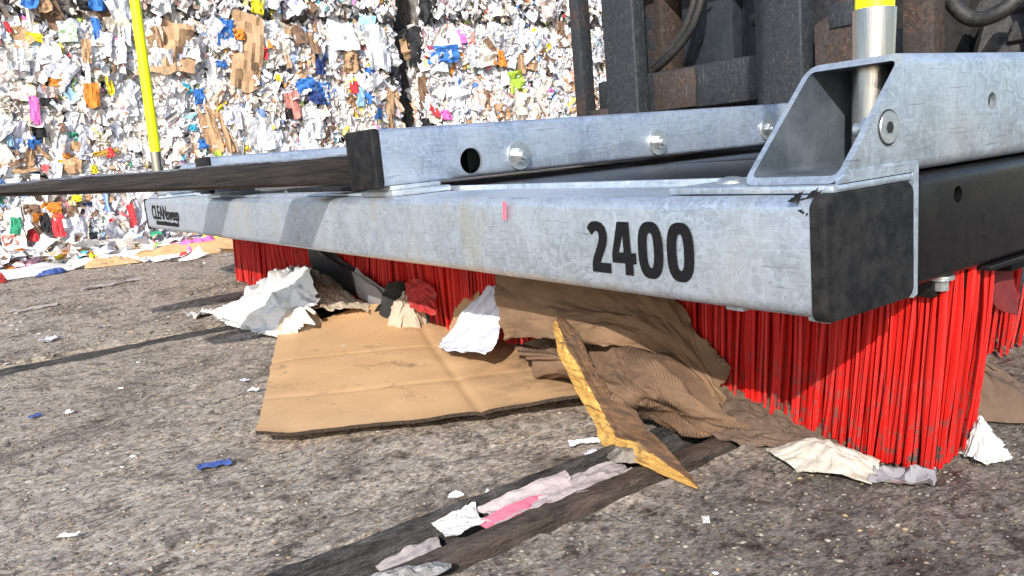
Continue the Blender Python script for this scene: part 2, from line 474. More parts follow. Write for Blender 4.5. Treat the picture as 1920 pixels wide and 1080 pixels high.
def bm_tube(bm, prof_o, prof_i, front, back, n_seg=1):
    """hollow section along Y; prof in (x, z); front(x,z), back(x,z) give the end Y"""
    def ring(prof, fn): return [bm.verts.new((x, fn(x, z), z)) for x, z in prof]
    of, ob = ring(prof_o, front), ring(prof_o, back)
    n = len(of)
    for i in range(n):
        j = (i + 1) % n
        bm.faces.new((of[i], of[j], ob[j], ob[i]))
    if prof_i:
        jf, jb = ring(prof_i, front), ring(prof_i, back)
        for i in range(n):
            j = (i + 1) % n
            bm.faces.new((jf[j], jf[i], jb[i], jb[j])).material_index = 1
            bm.faces.new((of[j], of[i], jf[i], jf[j]))
            bm.faces.new((ob[i], ob[j], jb[j], jb[i]))
    else:
        bm.faces.new(of[::-1]); bm.faces.new(ob)

def boolean_cut(me, cutters):
    o = bpy.data.objects.new("tmp", me); col.objects.link(o)
    tmp = []
    for cm in cutters:
        c = bpy.data.objects.new("tmpc", cm); col.objects.link(c); tmp.append(c)
        md = o.modifiers.new("b", 'BOOLEAN'); md.operation = 'DIFFERENCE'; md.object = c; md.solver = 'EXACT'
    bpy.context.view_layer.update()
    dg = bpy.context.evaluated_depsgraph_get()
    out = bpy.data.meshes.new_from_object(o.evaluated_get(dg))
    for c in tmp:
        bpy.data.objects.remove(c)
    bpy.data.objects.remove(o)
    for p in out.polygons: p.use_smooth = True
    out.set_sharp_from_angle(angle=math.radians(30))
    return out

def catmull(C, su, sv):
    """bicubic Catmull-Rom through a control net (m, n, 3)"""
    def along(A, s):
        m = A.shape[0]
        if m == 1 or s == 1 and m == 1: return A
        if m == 2:
            t = np.linspace(0, 1, s + 1)[:, None, None]
            return A[0] * (1 - t) + A[1] * t
        ext = np.concatenate([2 * A[:1] - A[1:2], A, 2 * A[-1:] - A[-2:-1]])
        res = []
        for i in range(m - 1):
            p0, p1, p2, p3 = ext[i], ext[i + 1], ext[i + 2], ext[i + 3]
            for k in range(s):
                t = k / s
                res.append(0.5 * ((2 * p1) + (-p0 + p2) * t + (2 * p0 - 5 * p1 + 4 * p2 - p3) * t * t + (-p0 + 3 * p1 - 3 * p2 + p3) * t ** 3))
        res.append(A[-1])
        return np.array(res)
    B = along(C, su)
    if C.shape[1] > 1:
        B = along(B.transpose(1, 0, 2), sv).transpose(1, 0, 2)
    return B

def grid_mesh(name, P, thick=0.0, smooth=True, angle=None, mat_edge=None):
    nu, nv, _ = P.shape
    idx = np.arange(nu * nv).reshape(nu, nv)
    q = np.stack([idx[:-1, :-1], idx[1:, :-1], idx[1:, 1:], idx[:-1, 1:]], -1).reshape(-1, 4)
    V = P.reshape(-1, 3)
    uu, vv = np.meshgrid(np.linspace(0, 1, nu), np.linspace(0, 1, nv), indexing='ij')
    UV = np.stack([uu, vv], -1).reshape(-1, 2)
    F = [tuple(r) for r in q.tolist()]
    ntop = len(F)
    if thick > 0:
        du = np.gradient(P, axis=0); dv = np.gradient(P, axis=1)
        N = np.cross(du, dv); N /= (np.linalg.norm(N, axis=2, keepdims=True) + 1e-12)
        V2 = (P - N * thick).reshape(-1, 3)
        off = nu * nv
        V = np.concatenate([V, V2]); UV = np.concatenate([UV, UV])
        F += [tuple(r[::-1]) for r in (q + off).tolist()]
        nb = len(F)
        loop = list(idx[:, 0]) + list(idx[-1, 1:]) + list(idx[-2::-1, -1]) + list(idx[0, -2:0:-1])
        for a, b in zip(loop, loop[1:] + loop[:1]):
            F.append((int(b), int(a), int(a + off), int(b + off)))
    me = bpy.data.meshes.new(name)
    me.from_pydata(V.tolist(), [], F)
    uvl = me.uv_layers.new(name='UVMap')
    li = np.zeros(len(me.loops), dtype=np.int32)
    me.loops.foreach_get('vertex_index', li)
    uvl.data.foreach_set('uv', UV[li].astype(np.float32).ravel())
    if smooth:
        me.polygons.foreach_set('use_smooth', [True] * len(me.polygons))
        me.set_sharp_from_angle(angle=math.radians(angle or 50))
    if thick > 0 and mat_edge is not None:
        mi = [0] * nb + [mat_edge] * (len(F) - nb)
        me.polygons.foreach_set('material_index', mi)
    me.update()
    return me

def vnoise(x, y, seed=0):
    """value noise on arrays, -1..1"""
    xi = np.floor(x).astype(np.int64); yi = np.floor(y).astype(np.int64)
    xf = x - xi; yf = y - yi
    def h(a, b):
        n = (a * 374761393 + b * 668265263 + seed * 1442695041) & 0xffffffff
        n = ((n ^ (n >> 13)) * 1274126177) & 0xffffffff
        return ((n ^ (n >> 16)) & 0xffff) / 32767.5 - 1.0
    u = xf * xf * (3 - 2 * xf); v = yf * yf * (3 - 2 * yf)
    return (h(xi, yi) * (1 - u) + h(xi + 1, yi) * u) * (1 - v) + (h(xi, yi + 1) * (1 - u) + h(xi + 1, yi + 1) * u) * v

def fbm(x, y, octv=4, seed=0):
    s = 0; a = 1.0; t = 0
    for k in range(octv):
        s = s + a * vnoise(x * 2 ** k, y * 2 ** k, seed + k * 17); t += a; a *= 0.5
    return s / t

def folds(u, v, seed, n=14, freq=3.0, fine=True):
    """crumple field: sharp creases from folded random directions"""
    r = np.random.default_rng(seed)
    wu = u + 0.10 * fbm(u * 3, v * 3, 3, seed); wv = v + 0.10 * fbm(u * 3 + 9, v * 3, 3, seed + 5)
    f = np.zeros_like(u); tot = 0
    for k in range(n):
        a = r.uniform(0, PI); fr = freq * r.uniform(0.5, 2.2); ph = r.uniform(0, 1)
        s = (wu * math.cos(a) + wv * math.sin(a)) * fr + ph
        tri = np.abs(s - np.floor(s) - 0.5) * 2
        m = 0.5 + 0.5 * fbm(u * 2 + k, v * 2 - k, 2, seed + k)
        amp = 1.0 / fr
        f += amp * (tri - 0.5) * m; tot += amp
    f = f / tot
    f = (f - f.mean()) / (f.std() + 1e-9)
    if fine:
        f = f + 0.28 * folds(u, v, seed + 1000, n, freq * 3.1, False) / 0.35
    return f * 0.35

def facets(u, v, seed, n=26, g=1.0, q=0.5):
    """faceted crumple: the middle one of many random tilted planes"""
    r = np.random.default_rng(seed)
    out = 0
    for k, (m, amp) in enumerate(((n, 1.0), (n * 3, 0.33))):
        a = r.normal(0, 1, (m, 2)); c = r.normal(0, 0.55, m) * (1.0 if k == 0 else 0.8)
        L = (u[..., None] - 0.5) * a[:, 0] * 2 * g + (v[..., None] - 0.5) * a[:, 1] * 2 * g + c
        L = np.partition(L, int(m * q), axis=-1)[..., int(m * q)]
        out = out + amp * (L - L.mean()) / (L.std() + 1e-9)
    return out * 0.33

def displace(P, h):
    du = np.gradient(P, axis=0); dv = np.gradient(P, axis=1)
    N = np.cross(du, dv); N /= (np.linalg.norm(N, axis=2, keepdims=True) + 1e-12)
    return P + N * h[..., None]

def uvgrid(nu, nv):
    return np.meshgrid(np.linspace(0, 1, nu), np.linspace(0, 1, nv), indexing='ij')

def ragged(P, amt, seed):
    """pull border points about so that no edge is ruler-straight"""
    nu, nv, _ = P.shape
    u, v = uvgrid(nu, nv)
    c = P.mean((0, 1))
    e = np.minimum(np.minimum(u, 1 - u), np.minimum(v, 1 - v))
    w = np.clip(1 - e / 0.12, 0, 1)
    n = fbm(P[..., 0] * 60 + 3, P[..., 1] * 60 + P[..., 2] * 47, 3, seed)
    return P + (P - c) * (n * w * amt)[..., None]

def crumpled(name, net, mat, seed, amp=0.008, freq=4.0, nfold=14, su=14, sv=14, rag=0.10, thick=0.0006, parent=None, floor=0.0015, loc=None):
    P = catmull(np.array(net, float), su, sv)
    nu, nv, _ = P.shape
    u, v = uvgrid(nu, nv)
    P = ragged(P, rag, seed)
    P = displace(P, amp * (0.55 * folds(u, v, seed, nfold, freq) + 0.75 * facets(u, v, seed + 3, 24, 1.5)))
    P[..., 2] = np.maximum(P[..., 2], floor)
    o0 = np.array(loc if loc else P.reshape(-1, 3).mean(0) * np.array([1, 1, 0]))
    me = grid_mesh(name, P - o0, thick, True, 18)
    return obj(name, me, mat, parent, tuple(o0))

def flat_patch(name, cx, cy, w, h, rot, mat, seed, z=0.004, amp=0.004, freq=2.5, res=14, parent=None, rag=0.25, tilt=0.0):
    u, v = uvgrid(res, res)
    x = (u - 0.5) * w; y = (v - 0.5) * h
    P = np.stack([x, y, z + 0 * x + tilt * (v - 0.5) * h], -1)
    P = ragged(P, rag, seed)
    P[..., 2] += amp * (folds(u, v, seed, 10, freq) + 0.4)
    P[..., 2] = np.maximum(P[..., 2], 0.0015)
    c, s = math.cos(rot), math.sin(rot)
    X = P[..., 0] * c - P[..., 1] * s; Y = P[..., 0] * s + P[..., 1] * c
    P[..., 0] = X; P[..., 1] = Y
    return obj(name, grid_mesh(name, P, 0.0005, True, 28), mat, parent, (cx, cy, 0))

def poly_plate(name, pts, thick, plane, mat, parent=None, holes=(), at=0.0):
    """pts in 2D; plane 'YZ' (extruded along X from at) or 'XZ' (extruded along Y)"""
    loops = [[Vector((a, b, 0)) for a, b in pts]] + [[Vector((a, b, 0)) for a, b in h] for h in holes]
    tris = tessellate_polygon(loops)
    flat = [p for l in loops for p in l]
    def mk(a, b, t): return (at + t, a, b) if plane == 'YZ' else (a, at + t, b)
    n = len(flat)
    V = [mk(p.x, p.y, 0) for p in flat] + [mk(p.x, p.y, thick) for p in flat]
    F = [tuple(t) for t in tris] + [tuple(i + n for i in t[::-1]) for t in tris]
    k = 0
    for l in loops:
        m = len(l)
        for i in range(m):
            a, b = k + i, k + (i + 1) % m
            F.append((a, b, b + n, a + n))
        k += m
    me = bpy.data.meshes.new(name)
    me.from_pydata(V, [], F)
    bm = bmesh.new(); bm.from_mesh(me)
    bmesh.ops.recalc_face_normals(bm, faces=bm.faces)
    bm.to_mesh(me); bm.free()
    return obj(name, me, mat, parent)

# ================================================================== GROUND
def lines(lo, hi, step, far):
    core = np.arange(lo, hi + 1e-6, step)
    l = [lo - d for d in (0.05, 0.12, 0.25, 0.5, 1, 2, 4, 8, 16, far)][::-1]
    h = [hi + d for d in (0.05, 0.12, 0.25, 0.5, 1, 2, 4, 8, 16, far)]
    return np.concatenate([l, core, h])
CH0, CH1 = -0.290, -0.184          # near rail channel
GR0, GR1 = -1.520, -1.415          # far rail channel
gx = lines(-2.7, 0.75, 0.009, 60)
for e in (CH0, CH1, GR0, GR1):
    gx = gx[np.abs(gx - e) > 0.006]
gx = np.sort(np.concatenate([gx, [CH0 - 0.0015, CH0 + 0.0015, CH1 - 0.0015, CH1 + 0.0015, GR0 - 0.0015, GR0 + 0.0015, GR1 - 0.0015, GR1 + 0.0015]]))
gy = lines(-0.85, 1.5, 0.009, 60)
X, Y = np.meshgrid(gx, gy, indexing='ij')
def ground_z(X, Y):
    fade = np.clip(1.0 - (np.abs(X + 1.0) - 2.0) / 3, 0.15, 1)
    z = 0.0030 * fbm(X * 14, Y * 9, 4, 3) + 0.0020 * fbm(X * 55, Y * 38, 3, 8) + 0.0016 * fbm(X * 130, Y * 100, 2, 21)
    return z * fade
Zg = ground_z(X, Y) - 0.001
# crumbled edge along the rail channels
for e, s in ((CH0, -1), (CH1, 1)):
    d = (X - e) * s
    m = (d > 0) & (d < 0.03)
    Zg = Zg + np.where(m, (0.004 + 0.006 * fbm(Y * 40, X * 0 + e * 7, 3, 5)) * np.exp(-np.clip(d, 0, 1) / 0.010), 0)
inch = ((X > CH0) & (X < CH1)) | ((X > GR0) & (X < GR1))
Zg = np.where(inch, -0.035, Zg)
me = grid_mesh("ground", np.stack([X, Y, Zg], -1), 0, True, 60)
ground = setp(obj("ground", me, GROUND), kind='structure')

def rail_channel(x0, x1, bars, mat, label, y0=-6, y1=9, floor_z=-0.026):
    root = empty("rail_channel", (x0, 0, 0), label=label, cat="floor rail", group="rails let into the ground")
    ny = 520
    ys = np.concatenate([np.linspace(y0, -0.9, 30), np.linspace(-0.88, 1.3, ny), np.linspace(1.32, y1, 30)])
    for (a, b, zt, rnd, bmat) in bars:
        k = 9
        t = np.linspace(0, 1, k)
        rows = []
        for i, yv in enumerate(ys):
            n = float(fbm(np.array([yv * 22]), np.array([a * 31]), 3, 2)[0])
            n2 = fbm(np.full(k, yv * 60), t * 6 + a * 50, 3, 4)
            xs = a + (b - a) * t + 0.0012 * n
            zz = zt + rnd * (np.sin(t * PI) - 1) * 1.0 + 0.0026 * n2 + 0.0016 * n
            zz[0] = zz[-1] = -0.036
            rows.append(np.stack([xs, np.full(k, yv), zz], -1))
        P = np.array(rows)
        obj("rail_bar", grid_mesh("rail_bar", P, 0, True, 60), bmat or mat, root)
    u = np.linspace(x0 + 0.0016, x1 - 0.0016, 12)
    UU, YY = np.meshgrid(u, ys, indexing='ij')
    P = np.stack([UU, YY, floor_z + 0.004 * fbm(UU * 90, YY * 40, 3, 6)], -1)
    obj("channel_floor", grid_mesh("channel_floor", P, 0, True, 60), MUDW, root)
    return root
MUDW = m_simple("wet_black_mud", (0.012, 0.010, 0.009), (0.06, 0.05, 0.043), 60, 0.32, 0, 160, 0.002)
rail_channel(CH0, CH1, [(-0.284, -0.268, 0.010, 0.012, RAILS), (-0.232, -0.203, 0.003, 0.003, None)], RAILM, "dark rusty rail channel stuffed with wet paper in the foreground")
rail_channel(GR0, GR1, [(-1.506, -1.476, -0.004, 0.006, None), (-1.456, -1.440, -0.006, 0.004, None)], RAILG, "grey worn rail crossing the ground at left behind the cardboard", floor_z=-0.012)

# loose grit: real stones on the near ground, too many to count
def scatter_grit(name, n, xr, yr, smin, smax, mats_cols, seed, label, flat=0.6, cat=None, skip=True):
    r = np.random.default_rng(seed)
    ico = bmesh.new(); bmesh.ops.create_icosphere(ico, subdivisions=1, radius=1.0)
    bv = np.array([v.co[:] for v in ico.verts]); bf = np.array([[v.index for v in f.verts] for f in ico.faces]); ico.free()
    # denser close to the camera
    px = r.uniform(xr[0], xr[1], n); py = r.uniform(yr[0], yr[1], n)
    if skip:
        keep = ~(((px > CH0) & (px < CH1)) | ((px > GR0) & (px < GR1)))
        px, py = px[keep], py[keep]; n = len(px)
    s = smin * (smax / smin) ** (r.random(n) ** 2.2)
    V = bv[None] * (1 + r.uniform(-0.28, 0.28, (n, len(bv), 1))) * s[:, None, None]
    V[..., 0] *= r.uniform(0.7, 1.5, (n, 1)); V[..., 2] *= flat * r.uniform(0.4, 1.0, (n, 1))
    a = r.uniform(0, 2 * PI, n); c, sn = np.cos(a)[:, None], np.sin(a)[:, None]
    x = V[..., 0] * c - V[..., 1] * sn; y = V[..., 0] * sn + V[..., 1] * c
    pz = ground_z(px, py) - 0.001
    V = np.stack([x + px[:, None], y + py[:, None], V[..., 2] + pz[:, None] + s[:, None] * 0.12], -1).reshape(-1, 3)
    F = (bf[None] + (np.arange(n) * len(bv))[:, None, None]).reshape(-1, 3)
    me = bpy.data.meshes.new(name)
    me.from_pydata(V.tolist(), [], F.tolist())
    pal = np.array(mats_cols); ci = r.integers(0, len(pal), n)
    C = pal[ci] * r.uniform(0.7, 1.2, (n, 1))
    C = np.concatenate([np.clip(C, 0, 1), np.ones((n, 1))], 1)
    at = me.color_attributes.new('col', 'FLOAT_COLOR', 'POINT')
    at.data.foreach_set('color', np.repeat(C, len(bv), 0).astype(np.float32).ravel())
    me.polygons.foreach_set('use_smooth', [True] * len(me.polygons))
    return setp(obj(name, me, SCRAPS), label, cat, kind='stuff')
scatter_grit("gravel", 26000, (-1.7, 0.5), (-0.8, 0.45), 0.0009, 0.0030,
             [(0.17, 0.15, 0.125), (0.25, 0.22, 0.18), (0.10, 0.09, 0.085), (0.32, 0.285, 0.235), (0.30, 0.21, 0.12), (0.20, 0.18, 0.16), (0.30, 0.26, 0.21), (0.14, 0.12, 0.10)],
             5, "fine grey and tan grit trodden into the ground", 0.55, "gravel")
scatter_grit("gravel", 9000, (-3.7, -1.5), (-0.9, 1.2), 0.002, 0.008,
             [(0.20, 0.165, 0.14), (0.27, 0.23, 0.20), (0.13, 0.11, 0.10), (0.36, 0.33, 0.30), (0.28, 0.2, 0.14)],
             6, "coarser brown grit lying in front of the paper bales", 0.35, "gravel")
scatter_grit("paper_crumbs", 170, (-3.4, 0.4), (-0.8, 0.8), 0.0016, 0.0075,
             [(0.75, 0.74, 0.72), (0.7, 0.7, 0.74), (0.8, 0.8, 0.78), (0.6, 0.56, 0.5)], 9, "tiny white paper crumbs sprinkled over the ground", 0.3, "crumbs")

# ================================================================== PAPER BALES
PALW = [(0.84, 0.83, 0.84), (0.78, 0.78, 0.85), (0.86, 0.84, 0.80), (0.76, 0.76, 0.83), (0.87, 0.87, 0.87), (0.82, 0.76, 0.70), (0.85, 0.80, 0.76)]
PALC = dict(tan=(0.50, 0.31, 0.17), brown=(0.22, 0.13, 0.08), black=(0.014, 0.014, 0.016), blue=(0.04, 0.19, 0.58), pink=(0.78, 0.17, 0.52), yellow=(0.85, 0.70, 0.02),
            orange=(0.75, 0.26, 0.03), mint=(0.58, 0.80, 0.55), white=(0.78, 0.78, 0.81), cream=(0.80, 0.72, 0.60), lime=(0.45, 0.66, 0.06), red=(0.66, 0.04, 0.05), green=(0.03, 0.30, 0.16),
            salmon=(0.78, 0.30, 0.24), teal=(0.05, 0.40, 0.55), navy=(0.02, 0.05, 0.20), sky=(0.35, 0.60, 0.82), gold=(0.62, 0.38, 0.06), lilac=(0.55, 0.52, 0.70), pearl=(0.70, 0.71, 0.80), ash=(0.58, 0.58, 0.62), blush=(0.80, 0.68, 0.62))
MIXC = ['tan'] * 11 + ['cream'] * 8 + ['blush'] * 6 + ['ash'] * 6 + ['brown'] * 5 + ['blue'] * 3 + ['red'] * 3 + ['yellow'] * 3 + ['orange'] * 2 + ['green', 'teal', 'navy', 'sky', 'sky', 'pink', 'salmon', 'black', 'black', 'lime', 'lilac', 'lilac', 'gold']

BX = -3.70
BALE_Y = [-1.02, 0.33, 1.70, 2.98, 4.25]
def bale_front(y, z, y0, y1, z0, z1, seed):
    e = np.minimum(np.minimum(y - y0, y1 - y), np.minimum(z - z0, z1 - z))
    round_ = -0.095 * np.exp(-np.clip(e, 0, 1) / 0.026)
    wires = -0.018 * np.abs(np.cos(PI * (z - z0) / (z1 - z0) * 4.0)) ** 14
    return round_ + wires + 0.030 * fbm(y * 4, z * 4, 3, seed) + 0.014 * fbm(y * 13, z * 13, 2, seed + 3)

def scrap_protos():
    out = []
    for k in range(14):
        res = 9
        u, v = uvgrid(res, res)
        x = (u - 0.5); y = (v - 0.5)
        P = np.stack([0 * x, x, y], -1)
        ang = np.arctan2(y, x); rad = np.maximum(np.abs(x), np.abs(y)) * 2
        rr = 1 + rad * 0.22 * fbm(np.cos(ang) * 1.6 + k * 7, np.sin(ang) * 1.6, 3, 40 + k)
        P[..., 1] *= rr; P[..., 2] *= rr
        P[..., 0] = 0.22 * folds(u, v, 70 + k, 8, 1.9) + 0.12 * (x ** 2 - 0.1) * random.choice((-1, 1))
        me = grid_mesh("scrap", P, 0, True, 24)
        me.materials.append(SCRAP1)
        out.append(me)
    return out
SCRAP_ME = scrap_protos()

BIG = [('tan',0.49,0.94,0.142,0.228),('tan',0.81,0.92,0.143,0.353),('tan',0.59,0.56,0.094,0.238),('tan',0.66,0.56,0.056,0.228),('tan',1.34,0.97,0.066,0.135),('tan',1.35,0.86,0.079,0.109),('tan',1.55,0.61,0.045,0.199),('tan',1.78,0.95,0.148,0.114),('tan',0.36,0.92,0.102,0.188),('brown',0.22,1.10,0.108,0.077),('black',0.14,1.12,0.084,0.045),('blue',0.72,1.01,0.081,0.114),('pink',-0.14,0.67,0.036,0.120),('black',-0.08,0.71,0.068,0.036),('yellow',0.89,1.13,0.058,0.060),('orange',0.09,0.73,0.059,0.105),('orange',0.78,1.00,0.052,0.050),('mint',0.04,1.00,0.066,0.076),('yellow',-0.09,0.98,0.059,0.035),('blue',1.92,0.90,0.168,0.088),('white',2.14,0.89,0.111,0.120),('cream',2.22,0.89,0.128,0.121),('lime',2.42,0.74,0.111,0.113),('red',1.83,1.16,0.081,0.108),('green',1.72,0.72,0.073,0.046),('salmon',1.00,0.65,0.078,0.132),('blue',0.68,0.86,0.045,0.030),('red',0.88,0.91,0.059,0.056),('blue',0.55,0.70,0.049,0.089),('teal',0.50,0.57,0.034,0.030),('blue',0.54,0.49,0.044,0.040),('tan',2.29,0.56,0.109,0.106),('cream',2.46,0.58,0.153,0.165),('tan',2.53,0.52,0.049,0.096),('blue',1.08,0.75,0.097,0.064),('navy',1.12,0.69,0.069,0.064),('sky',1.38,0.68,0.043,0.094),('red',1.35,0.73,0.043,0.060),('black',0.97,0.61,0.039,0.053),('yellow',0.95,0.79,0.038,0.031),('white',0.84,0.52,0.161,0.156),('white',1.10,0.56,0.098,0.161),('white',-0.17,0.89,0.077,0.087),('yellow',0.17,0.77,0.030,0.079),('tan',0.10,0.92,0.038,0.100),('blue',0.16,1.02,0.034,0.091),('red',-0.18,1.02,0.019,0.043),('black',-0.14,0.59,0.051,0.054),('orange',-0.05,0.48,0.029,0.023),('gold',0.11,0.48,0.108,0.023),('yellow',0.05,0.41,0.026,0.037),('sky',-0.25,0.56,0.023,0.057),('green',-0.01,0.56,0.046,0.037),('orange',-0.04,0.80,0.049,0.045),('red',-0.13,0.18,0.049,0.101),('orange',-0.13,0.25,0.044,0.060),('green',-0.29,0.20,0.038,0.067),('red',-0.23,0.15,0.035,0.055),('yellow',-0.04,0.29,0.037,0.028),('red',0.09,0.14,0.048,0.081),('black',-0.18,0.20,0.036,0.082),('salmon',-0.32,0.14,0.050,0.045),('red',0.17,0.19,0.027,0.097),('brown',-0.22,0.26,0.059,0.045),('orange',2.31,0.88,0.093,0.092),('navy',2.28,0.87,0.046,0.073),('tan',2.48,0.84,0.080,0.113),('pink',1.90,0.56,0.064,0.054),('black',1.79,0.95,0.10,0.20),('brown',1.80,0.70,0.06,0.16),('black',1.80,0.50,0.07,0.10),('black',1.88,1.16,0.118,0.15),('white',1.31,0.99,0.149,0.134),('white',1.99,0.66,0.144,0.120),('white',1.51,0.93,0.126,0.222),('cream',0.44,0.99,0.079,0.085),('sky',0.73,1.08,0.061,0.049),('tan',0.41,0.97,0.032,0.118),('brown',2.81,1.03,0.052,0.161)]  # dark pieces at the right bale joint paint in its shaded gap

def bale(y0, y1, z0, z1, seed, n_small, n_big, label, full=True):
    r = np.random.default_rng(seed)
    root = empty("paper_bale", (BX - 0.4, (y0 + y1) / 2, z0), label=label, cat="paper bale", group="stacked bales of waste paper")
    g = 0.012
    core = box("bale_core", (BX - 0.95, y0 + g, z0 + 0.004), (BX - 0.075, y1 - g, z1 - 0.004), COREM, root, 0.03, 3)
    # thousands of small scraps pressed into the face
    n = n_small
    y = r.uniform(y0, y1, n); z = r.uniform(z0, z1, n)
    size = 0.011 * (5.2) ** (r.random(n) ** 1.6)
    depth = bale_front(y, z, y0, y1, z0, z1, seed) + r.normal(0, 0.013, n) - 0.012
    asp = np.exp(r.normal(0.65, 0.45, n))
    lean = 0.35 * fbm(y * 2.2, z * 2.2, 2, seed + 9)
    inpl = lean + r.normal(0, 0.55, n)
    ty = r.normal(0, 0.36, n); tz = r.normal(0, 0.34, n)
    k = 3
    gu, gv = np.meshgrid(np.linspace(-.5, .5, k), np.linspace(-.5, .5, k), indexing='ij')
    a = gu.ravel()[None] * (size / np.sqrt(asp))[:, None] * (1 + r.uniform(-.35, .35, (n, k * k)))
    b = gv.ravel()[None] * (size * np.sqrt(asp))[:, None] * (1 + r.uniform(-.35, .35, (n, k * k)))
    c = r.normal(0, 0.15, (n, k * k)) * size[:, None]
    ci, si = np.cos(inpl)[:, None], np.sin(inpl)[:, None]
    py = a * ci - b * si; pz = a * si + b * ci; px = c
    cz, sz = np.cos(tz)[:, None], np.sin(tz)[:, None]
    px, py = px * cz - py * sz, px * sz + py * cz
    cy, sy = np.cos(ty)[:, None], np.sin(ty)[:, None]
    px, pz = px * cy + pz * sy, -px * sy + pz * cy
    V = np.stack([px + (BX + depth)[:, None], py + y[:, None], pz + z[:, None]], -1)
    V[..., 2] = np.maximum(V[..., 2], 0.002)
    V = V.reshape(-1, 3) - np.array(root.location)
    q = np.array([[0, 1, 4, 3], [1, 2, 5, 4], [3, 4, 7, 6], [4, 5, 8, 7]])
    F = (q[None] + (np.arange(n) * 9)[:, None, None]).reshape(-1, 4)
    me = bpy.data.meshes.new("small_scraps")
    me.from_pydata(V.tolist(), [], F.tolist())
    Wc = np.array(PALW); C = Wc[r.integers(0, len(Wc), n)] * r.uniform(0.74, 1.0, (n, 1))
    colr = r.random(n) < 0.34
    mc = np.array([PALC[m] for m in MIXC])
    wash = r.uniform(0.0, 0.55, (colr.sum(), 1))
    C[colr] = mc[r.integers(0, len(mc), colr.sum())] * (1 - wash) + 0.8 * wash
    C = np.concatenate([np.clip(C, 0, 0.9), np.ones((n, 1))], 1)
    at = me.color_attributes.new('col', 'FLOAT_COLOR', 'POINT')
    at.data.foreach_set('color', np.repeat(C, 9, 0).astype(np.float32).ravel())
    o = obj("small_scraps", me, SCRAPS)
    o.parent = root
    o['kind'] = 'stuff'
    # larger scraps, one by one
    def add(cname, yy, zz, w, h, rot, tilt, out):
        s = bpy.data.objects.new("scrap", SCRAP_ME[int(r.integers(0, len(SCRAP_ME)))])
        col.objects.link(s)
        s.parent = root
        d = float(bale_front(np.array([yy]), np.array([zz]), y0, y1, z0, z1, seed)[0])
        s.location = Vector((BX + d + out, yy, zz)) - root.location
        s.rotation_euler = (rot, tilt[0], tilt[1])
        s.scale = (min(w, h) * 0.9, w, h)
        cc = PALC[cname]; f = float(r.uniform(0.88, 1.06))
        s.color = (min(1, cc[0] * f), min(1, cc[1] * f), min(1, cc[2] * f), 1)
        if cname == 'tan' and h > 0.2: s['label'] = "large torn piece of brown cardboard"
    for (cname, yy, zz, w, h) in BIG:
        if y0 <= yy < y1 and z0 <= zz < z1:
            hh = min(zz - z0, z1 - zz)
            add(cname, yy, zz, w * 1.05, min(h, 2 * hh + 0.04) * 1.05, float(r.normal(0, 0.12)), (float(r.normal(0, .10)), float(r.normal(0, .12))), 0.026)
    for k in range(n_big):
        w = 0.034 * 3.2 ** float(r.random() ** 1.4) ; h = w * float(np.exp(r.normal(0.4, 0.4)))
        nm = 'white' if r.random() < 0.62 or w > 0.10 else MIXC[int(r.integers(0, len(MIXC)))]
        if nm == 'white': nm = ['white', 'white', 'white', 'cream', 'pearl', 'ash', 'blush', 'pearl'][int(r.integers(0, 8))]
        add(nm, float(r.uniform(y0 + .03, y1 - .03)), float(r.uniform(z0 + 0.04, z1 - .04)), w, min(h, .20), float(r.normal(0, 0.45)), (float(r.normal(0, .28)), float(r.normal(0, .28))), float(r.normal(0.002, 0.010)))
    if full:
        for k in range(1, 5):
            zz = z0 + (z1 - z0) * (k - 0.5) / 4.0
            pts = []
            for t in np.linspace(y0 + 0.02, y1 - 0.02, 9):
                d = float(bale_front(np.array([t]), np.array([zz]), y0, y1, z0, z1, seed)[0])
                pts.append((BX + d * 0.4 + 0.012 + float(r.normal(0, .004)), t, zz + float(r.normal(0, .003))))
            tube_path("baling_wire", [np.array(p) for p in pts], 0.0016, WIRE, root, 5, 3)
    return root
COREM = m_simple("shaded_paper_mass", (0.06, 0.05, 0.045), (0.34, 0.32, 0.30), 30, 0.85, 0, 60, 0.01)  # dark core colour paints the shade in gaps between scraps
ZS = [0.0, 1.078, 2.17]
bale(BALE_Y[0], BALE_Y[1], ZS[0], ZS[1], 101, 7200, 280, "left lower bale of white paper with a pink strip, behind the left yellow pole")
bale(BALE_Y[1], BALE_Y[2] - 0.035, ZS[0], ZS[1], 102, 9000, 299, "middle lower bale of white paper with large brown cardboard pieces")
bale(BALE_Y[2] + 0.075, BALE_Y[3], ZS[0], ZS[1], 103, 8200, 290, "right lower bale of white paper with a lime wad, beside the forklift mast")
bale(BALE_Y[3], BALE_Y[4], ZS[0], ZS[1], 104, 3000, 60, "bale of waste paper seen only through the forklift mast gap")
bale(BALE_Y[0], BALE_Y[1], ZS[1], ZS[2], 105, 3000, 110, "upper bale with brown and black scraps above the left lower bale")
bale(BALE_Y[1], BALE_Y[2], ZS[1], ZS[2], 106, 3200, 110, "upper bale with a yellow square above the middle cardboard bale")
bale(BALE_Y[2] + 0.16, BALE_Y[3], ZS[1] + 0.004, ZS[2], 107, 3200, 110, "upper bale with a red wedge at its left, beside the dark gap")
bale(BALE_Y[3], BALE_Y[4], ZS[1], ZS[2], 108, 1500, 30, "upper bale of waste paper directly behind the forklift mast")

